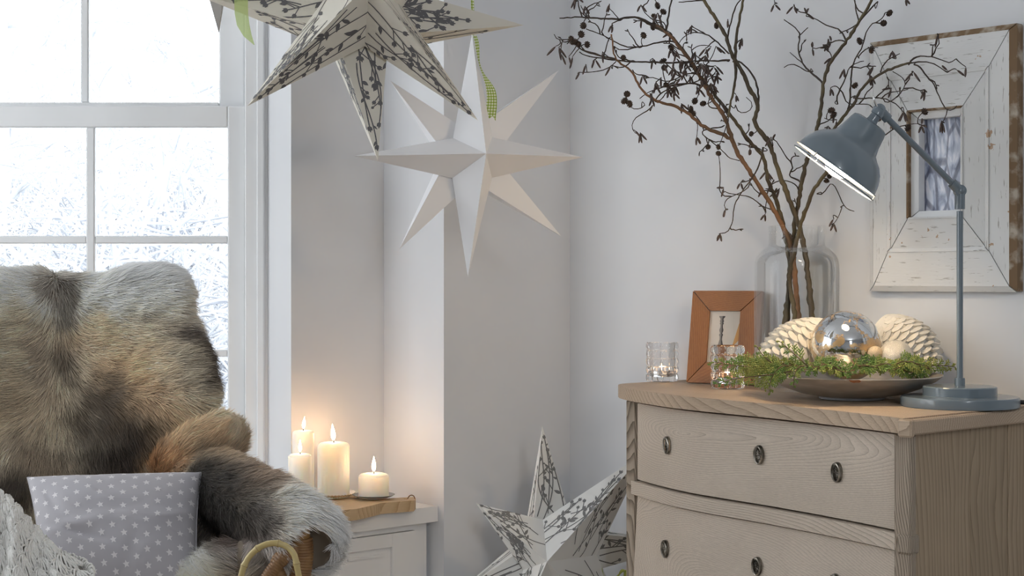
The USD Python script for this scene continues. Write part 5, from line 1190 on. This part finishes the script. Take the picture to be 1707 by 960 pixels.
def hue(px, rg):
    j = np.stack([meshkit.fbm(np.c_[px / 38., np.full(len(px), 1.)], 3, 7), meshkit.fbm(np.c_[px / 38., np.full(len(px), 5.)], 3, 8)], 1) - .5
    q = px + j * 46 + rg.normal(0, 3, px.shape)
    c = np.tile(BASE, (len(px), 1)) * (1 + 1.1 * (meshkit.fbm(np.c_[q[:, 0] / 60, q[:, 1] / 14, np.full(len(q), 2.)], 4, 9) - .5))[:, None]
    for x, y, rx, ry, col, s in MARKS_AND_GLOW:
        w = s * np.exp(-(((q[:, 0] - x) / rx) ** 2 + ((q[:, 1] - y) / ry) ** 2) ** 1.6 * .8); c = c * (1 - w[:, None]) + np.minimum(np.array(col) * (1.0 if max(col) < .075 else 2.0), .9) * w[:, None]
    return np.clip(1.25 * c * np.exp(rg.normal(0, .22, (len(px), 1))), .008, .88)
def flow(which, px):
    x, y = px[:, 0], px[:, 1]; f = np.zeros((len(px), 3)); 
    if which == 0:
        top = np.clip((520 - y) / 70, 0, 1)
        sx = np.tanh((x - 95) / 34); f[:, 0] = sx;  f[:, 2] = -.16 - .75 * (1 - sx ** 2) + .5 * top * sx ** 2 + .22 * (meshkit.noise(np.c_[px / 70, np.zeros(len(px))], 3) - .5)
        dn = np.clip((y - 650) / 120, 0, 1)[:, None]; f = f * (1 - dn * .75) + np.array([.12, -.2, -1.0]) * dn * .75
    elif which == 1: f[:] = (.55, -.45, .55)
    elif which == 2: f[:] = (.72, -.45, -.12)
    elif which == 3: f[:] = (-.45, -.35, .35); f[x > 400] = (.35, -.3, .6)
    elif which == 4: f[:] = (.2, -.3, -.9)
    else: f[:] = (.25, -.2, -1.0)
    return f
RH = np.random.default_rng(9)
allp, allc, allw, allh = [], [], [], []
DENS = {0: 340000, 1: 480000, 2: 480000, 3: 460000, 4: 120000, 5: 460000}
for wi, m in enumerate(parts_):
    pts, fi = trimesh.sample.sample_surface(m, int(m.area * DENS[wi]), seed=50 + wi); nrm = m.face_normals[fi]
    if wi == 5:
        s = RH.choice((-1., 1.), len(pts)); nrm = nrm * s[:, None]
    view = np.array([0, 0, CZ]) - pts; view /= np.linalg.norm(view, axis=1, keepdims=True); px = proj(pts)
    keep = ((nrm * view).sum(1) > -.55) & (px[:, 0] > -70) & (px[:, 1] < 1010); pts, nrm, px = pts[keep], nrm[keep], px[keep]
    if wi == 2:                                                     # none inside the cut end
        dc = np.linalg.norm((pts - P(508, 935, 2.395)) / (.8, 1.2, .95), axis=1); k2 = dc > .0615; pts, nrm, px = pts[k2], nrm[k2], px[k2]
    n = len(pts); f = flow(wi, px); f -= nrm * (f * nrm).sum(1, keepdims=True); f /= np.maximum(np.linalg.norm(f, axis=1, keepdims=True), 1e-6)
    cl = np.stack([meshkit.noise(np.c_[pts * 55, ], k) - .5 for k in (1, 2, 3)], 1)
    L = .030 * RH.uniform(.6, 1.15, n); 
    if wi in (2, 3, 5): L *= 1.15
    lift = RH.uniform(.22, .55, n)
    d0 = f + nrm * lift[:, None] + cl * .35 + RH.normal(0, .13, (n, 3)); d0 /= np.linalg.norm(d0, axis=1, keepdims=True)
    d1 = f + nrm * (lift * .45)[:, None] + cl * .55 + RH.normal(0, .16, (n, 3)) + (0, 0, -.10); d1 /= np.linalg.norm(d1, axis=1, keepdims=True)
    t = np.linspace(0, 1, 4); q = pts[:, None] - nrm[:, None] * .0015 + (d0[:, None] * (t - t ** 2 / 2)[None, :, None] + d1[:, None] * (t ** 2 / 2)[None, :, None]) * L[:, None, None]
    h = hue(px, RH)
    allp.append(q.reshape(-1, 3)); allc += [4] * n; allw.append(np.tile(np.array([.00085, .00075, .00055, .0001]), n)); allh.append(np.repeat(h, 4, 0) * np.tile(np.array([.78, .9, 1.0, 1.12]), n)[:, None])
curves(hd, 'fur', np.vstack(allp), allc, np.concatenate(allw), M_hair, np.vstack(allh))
print('hairs', len(allc))

# ---------------------------------------------------------------- cushion
M_cush = usdkit.material(stage, lk('grey_cotton'), {'g': ('geometry', {}), 'n': ('noise_texture', dict(scale=700, detail=2)), 'b': ('bump', dict(strength=.12, distance=.0006)), 'p': ('principled_bsdf', dict(base_color=(.43, .415, .445), roughness=.85, sheen_weight=.2))}, [('g.position', 'n.vector'), ('n.fac', 'b.height'), ('b.normal', 'p.normal')], surface='p.BSDF')
M_cstar = mat('white_star_print', (.72, .70, .71), .85)
cTL, cTR, cBL, cBR = P(46, 796, 2.64), P(335, 788, 2.66), P(72, 1012, 2.50), P(332, 1006, 2.52)
cn = np.cross(cTR - cTL, cTL - cBL); cn /= np.linalg.norm(cn); cn = -cn if cn[1] > 0 else cn
def cush(u, v, s=1.0):
    """u, v in -1..1; s side."""
    u, v = np.asarray(u, float), np.asarray(v, float); pinch = .055
    uu = u * (1 - pinch * (1 - v ** 2) * np.abs(u) ** 3 * .9); vv = v * (1 - pinch * (1 - u ** 2) * np.abs(v) ** 3 * .9)
    a, b = (uu + 1) / 2, (vv + 1) / 2
    p = (cBL[None] * ((1 - a) * (1 - b))[..., None].reshape(-1, 1) + cBR * (a * (1 - b)).reshape(-1, 1) + cTL * ((1 - a) * b).reshape(-1, 1) + cTR * (a * b).reshape(-1, 1))
    th = (np.clip((1 - u ** 2) * (1 - v ** 2), 0, 1) ** .42).reshape(-1)
    uf, vf_ = u.reshape(-1), v.reshape(-1)
    w = .006 * (meshkit.fbm(np.c_[uf * 2.2 + 5, vf_ * 2.6, np.zeros(len(uf))], 3, 2) - .5)
    # creases: from the lower left, the lower right and the left seam
    for (x, y, ang, ln, dp, wd) in ((-.42, -.12, -.42, .34, .014, .055), (-.50, -.02, .12, .5, -.010, .10), (.70, -.05, -.35, .26, .008, .05), (.75, .15, .35, .30, -.006, .07), (-.75, .50, -1.2, .3, .006, .06), (-.2, .97, .0, .4, .006, .10), (.2, -.42, 1.35, .30, .005, .10), (.05, .25, .05, .5, .004, .10)):
        dx, dy = uf - x, vf_ - y; c, s_ = math.cos(ang), math.sin(ang); al_, ac = dx * c + dy * s_, -dx * s_ + dy * c
        w -= .6 * dp * np.exp(-(al_ / ln) ** 2 - (ac / wd) ** 2)
    return p + cn * ((.062 * th) * s + w * np.clip(th * 1.5, 0, 1) * (s > 0))[:, None]
def cgrid(s, n=120):
    U, V = np.meshgrid(np.sin(np.linspace(-1, 1, n) * PI / 2), np.sin(np.linspace(-1, 1, n) * PI / 2), indexing='ij')
    X = cush(U, V, s); i, j = np.meshgrid(np.arange(n - 1), np.arange(n - 1), indexing='ij'); a = (i * n + j).ravel(); f = np.vstack([np.stack([a, a + n, a + n + 1], 1), np.stack([a, a + n + 1, a + 1], 1)])
    m = trimesh.Trimesh(X, f, process=False)
    if (m.face_normals.mean(0) @ cn) * s < 0: m.invert()
    return m
cu = thing('star_cushion', 'grey cotton cushion printed with small white stars propped on the hide', 'cushion', cBL)
cu.add('cover', cat(cgrid(1.0), cgrid(-1.0)), M_cush, True)
seam = []
tt = np.linspace(-1, 1, 40)
for uu, vv in ((tt, np.ones(40)), (np.ones(40), -tt), (-tt, -np.ones(40)), (-np.ones(40), tt)): seam.append(cush(uu, vv, 1.0))
cu.add('seam', tube(np.vstack(seam), .0016, 6), M_cush, True)
W_, H_ = np.linalg.norm(cTR - cTL), np.linalg.norm(cTL - cBL)
stars = []
def star_poly(x, y, r, rot):
    a = rot + np.arange(10) * PI / 5; rr_ = np.where(np.arange(10) % 2 == 0, r, r * .45); return Polygon(np.c_[x + rr_ * np.cos(a), y + rr_ * np.sin(a)])
k_ = 2.6 / F
SR = np.random.default_rng(3)
for i in range(-2, 20):
    for j in range(-3, 14):
        x = (-W_ / 2) + (8 + 19.6 * i) * k_; y = H_ / 2 - (6 + 26.5 * j + (13.2 if i % 2 else 0) + 1.0 * i) * k_
        g = star_poly(x, y, 6.6 * k_, PI / 2 + .12 + SR.normal(0, .05)).intersection(sbox(-W_ / 2 * .995, -H_ / 2 * .995, W_ / 2 * .995, H_ / 2 * .995))
        if g.is_empty or g.area < 1e-6 or g.geom_type != 'Polygon': continue
        tv, tf = trimesh.creation.triangulate_polygon(g.segmentize(2.0 * k_), engine='earcut'); m = trimesh.Trimesh(np.c_[tv, np.zeros(len(tv))], tf).subdivide()
        q = cush(m.vertices[:, 0] / (W_ / 2), m.vertices[:, 1] / (H_ / 2), 1.0)
        stars.append((q + cn * .0003, m.faces))
cu.add('printed_stars', cat(*stars), M_cstar, kind='stuff')

# ---------------------------------------------------------------- crocheted throw
M_yarn = noisy('white_yarn', (.84, .83, .80), (.74, .73, .70), 400, .9, bump=.5, bscale=1500, dist=.0006)
crow = [[(-200, 800, 2.50), (-60, 808, 2.50), (0, 818, 2.49), (34, 846, 2.47), (64, 878, 2.46), (95, 925, 2.45)],
        [(-200, 830, 2.42), (-60, 840, 2.42), (0, 850, 2.41), (34, 880, 2.40), (74, 915, 2.40), (140, 938, 2.39)],
        [(-200, 890, 2.36), (-60, 895, 2.36), (0, 905, 2.35), (40, 930, 2.35), (90, 955, 2.35), (152, 962, 2.345)],
        [(-200, 970, 2.31), (-60, 975, 2.31), (0, 980, 2.31), (50, 985, 2.31), (100, 1000, 2.31), (160, 1010, 2.32)],
        [(-200, 1060, 2.29), (-60, 1060, 2.29), (0, 1060, 2.29), (50, 1060, 2.29), (100, 1065, 2.29), (165, 1070, 2.30)]]
CG = np.array([[P(*q) for q in r] for r in crow]); ci, cj = np.linspace(0, 1, 5), np.linspace(0, 1, 6)
cr_ = [RectBivariateSpline(ci, cj, CG[..., k], kx=3, ky=3, s=0) for k in range(3)]
def cs(u, v):
    u, v = np.asarray(u, float), np.asarray(v, float); p = np.stack([r.ev(u, v) for r in cr_], -1)
    n = np.array([0, -.75, .66]); w = .010 * np.sin(v * 23 + 3 * u) * np.clip(u * 3, 0, 1) + .012 * (meshkit.fbm(np.stack([u * 4, v * 6, u * 0], -1), 2, 6) - .5)
    return p + n * w[..., None]
th = thing('crocheted_throw', 'white crocheted throw heaped over the chair seat at the lower left corner', 'throw blanket', P(0, 980, 2.4))
yv, yf = grid(lambda U, V: cs(U, V) - np.array([0, -.75, .66]) * .012, 50, 60)
th.add('under_layer', shell(trimesh.Trimesh(yv, yf, process=False), .003), mat('yarn_shade_layer', (.36, .35, .33), .95), True, label='inner sheet of the throw with shade painted into its colour')  # lower yarn sheet, shade behind the stitches painted into its colour
yarn = []
YR = np.random.default_rng(12)
nr, nc = 8, 10
for i in range(nr):
    for j in range(nc):
        v0 = (j + (.5 if i % 2 else 0)) / nc; u0 = i / nr; du = 1.25 / nr; dv = 1.0 / nc
        if v0 > 1: continue
        ends = []
        for a in np.linspace(-1.15, 1.15, 7):                        # a fan: seven strands from one stitch
            t = np.linspace(0, 1, 7); uu = u0 + du * t * math.cos(a * .85); vv = v0 + dv * .56 * math.sin(a) * t ** .8
            uu, vv = np.clip(uu, 0, 1), np.clip(vv, 0, 1); q = cs(uu, vv) + np.array([0, -.75, .66]) * (.002 + .007 * np.sin(PI * t))[:, None] + YR.normal(0, .0005, (7, 3))
            yarn.append(tube(q, .0018 * (1 + .18 * np.sin(np.arange(7) * 2.4 + a * 5)), 6)); ends.append((uu[-1], vv[-1]))
        e = np.array(ends); m_ = np.linspace(0, 6, 26); uu, vv = np.interp(m_, range(7), e[:, 0]), np.interp(m_, range(7), e[:, 1])
        q = cs(np.clip(uu + .006 * np.abs(np.sin(m_ * PI)), 0, 1), vv) + np.array([0, -.75, .66]) * (.003 + .0020 * np.sin(m_ * PI * 2))[:, None]
        yarn.append(tube(q, .0021, 6))
        if j % 2 == 0:
            yarn.append(tube(spline([cs(u0, v0) + (0, -.002, .002), cs(min(u0 + du * .5, 1), min(v0 + dv * .5, 1)) + (0, -.004, .004), cs(u0, min(v0 + dv, 1)) + (0, -.002, .002)], 9), .0016, 6))
for k in range(34):                                                  # picots along the free edge
    u = k / 33; q = cs(u, .995); o = np.array([.006, -.002, .003]) * YR.uniform(.7, 1.5); yarn.append(tube(spline([q, q + o + (0, 0, .002), q + o * 1.1 - (0, 0, .002), q + (0, 0, -.004)], 9), .0017, 6))
th.add('stitches', cat(*yarn), M_yarn, True, kind='stuff')

# ---------------------------------------------------------------- basket with a bamboo handle
M_bamboo = noisy('pale_bamboo', (.56, .45, .21), (.47, .36, .15), 25, .35)
HD = 2.34
bk = thing('bamboo_handled_basket', 'small wicker basket with arched pale bamboo handle before the chair arm', 'basket', P(450, 1180, HD))
arch = [(398, 1060), (399, 1000), (402, 960), (412, 933), (430, 914), (452, 905.5), (474, 909), (489, 922), (495, 944), (499, 965), (503, 1005), (504, 1060)]
ac_ = spline([P(x, y, HD) for x, y in arch], 120); Ls = np.r_[0, np.cumsum(np.linalg.norm(np.diff(ac_, axis=0), axis=1))]
nodes = [Ls[np.argmin(np.linalg.norm(ac_ - P(x, y, HD), axis=1))] for x, y in ((405, 942), (428, 915), (463, 906), (494, 938))]
rad_ = .0046 + sum(.0013 * np.exp(-((Ls - s0) / .0022) ** 2) for s0 in nodes)
bk.add('handle', tube(ac_, rad_, 16), M_bamboo, True, label='arched bamboo handle with dark nodes')
for s0 in nodes:
    i = np.argmin(abs(Ls - s0)); d = ac_[i + 1] - ac_[i - 1]; M = axisM(ac_[i], d); bk.add('node_ring', xf(lathe([(.0052, -.0007), (.0061, 0), (.0052, .0007), (.0052, -.0007)], 20), M), M_cane2, True)
bc = P(451, 1090, HD); bz0, bz1 = .4005, P(451, 1030, HD)[2]
bskt = []
for k in range(26):
    z = bz0 + (bz1 - bz0) * k / 25; r = .048 + .012 * k / 25; a = np.linspace(0, 2 * PI, 61); w = .0022 * np.cos(a * 15 + k * PI)
    bskt.append(tube(np.stack([bc[0] + (r + w) * np.cos(a), bc[1] + (r * .7 + w) * np.sin(a), np.full(61, z)], 1), .0026, 6, False))
for k in range(30):
    a = 2 * PI * k / 30; bskt.append(tube([np.array([bc[0] + .048 * math.cos(a), bc[1] + .0336 * math.sin(a), bz0]), np.array([bc[0] + .060 * math.cos(a), bc[1] + .042 * math.sin(a), bz1])], .0018, 6))
bk.add('woven_body', cat(*bskt, prism(affinity.translate(affinity.scale(Point(0, 0).buffer(.047), 1, .7), bc[0], bc[1]), bz0, bz0 + .003)), M_cane2, True)
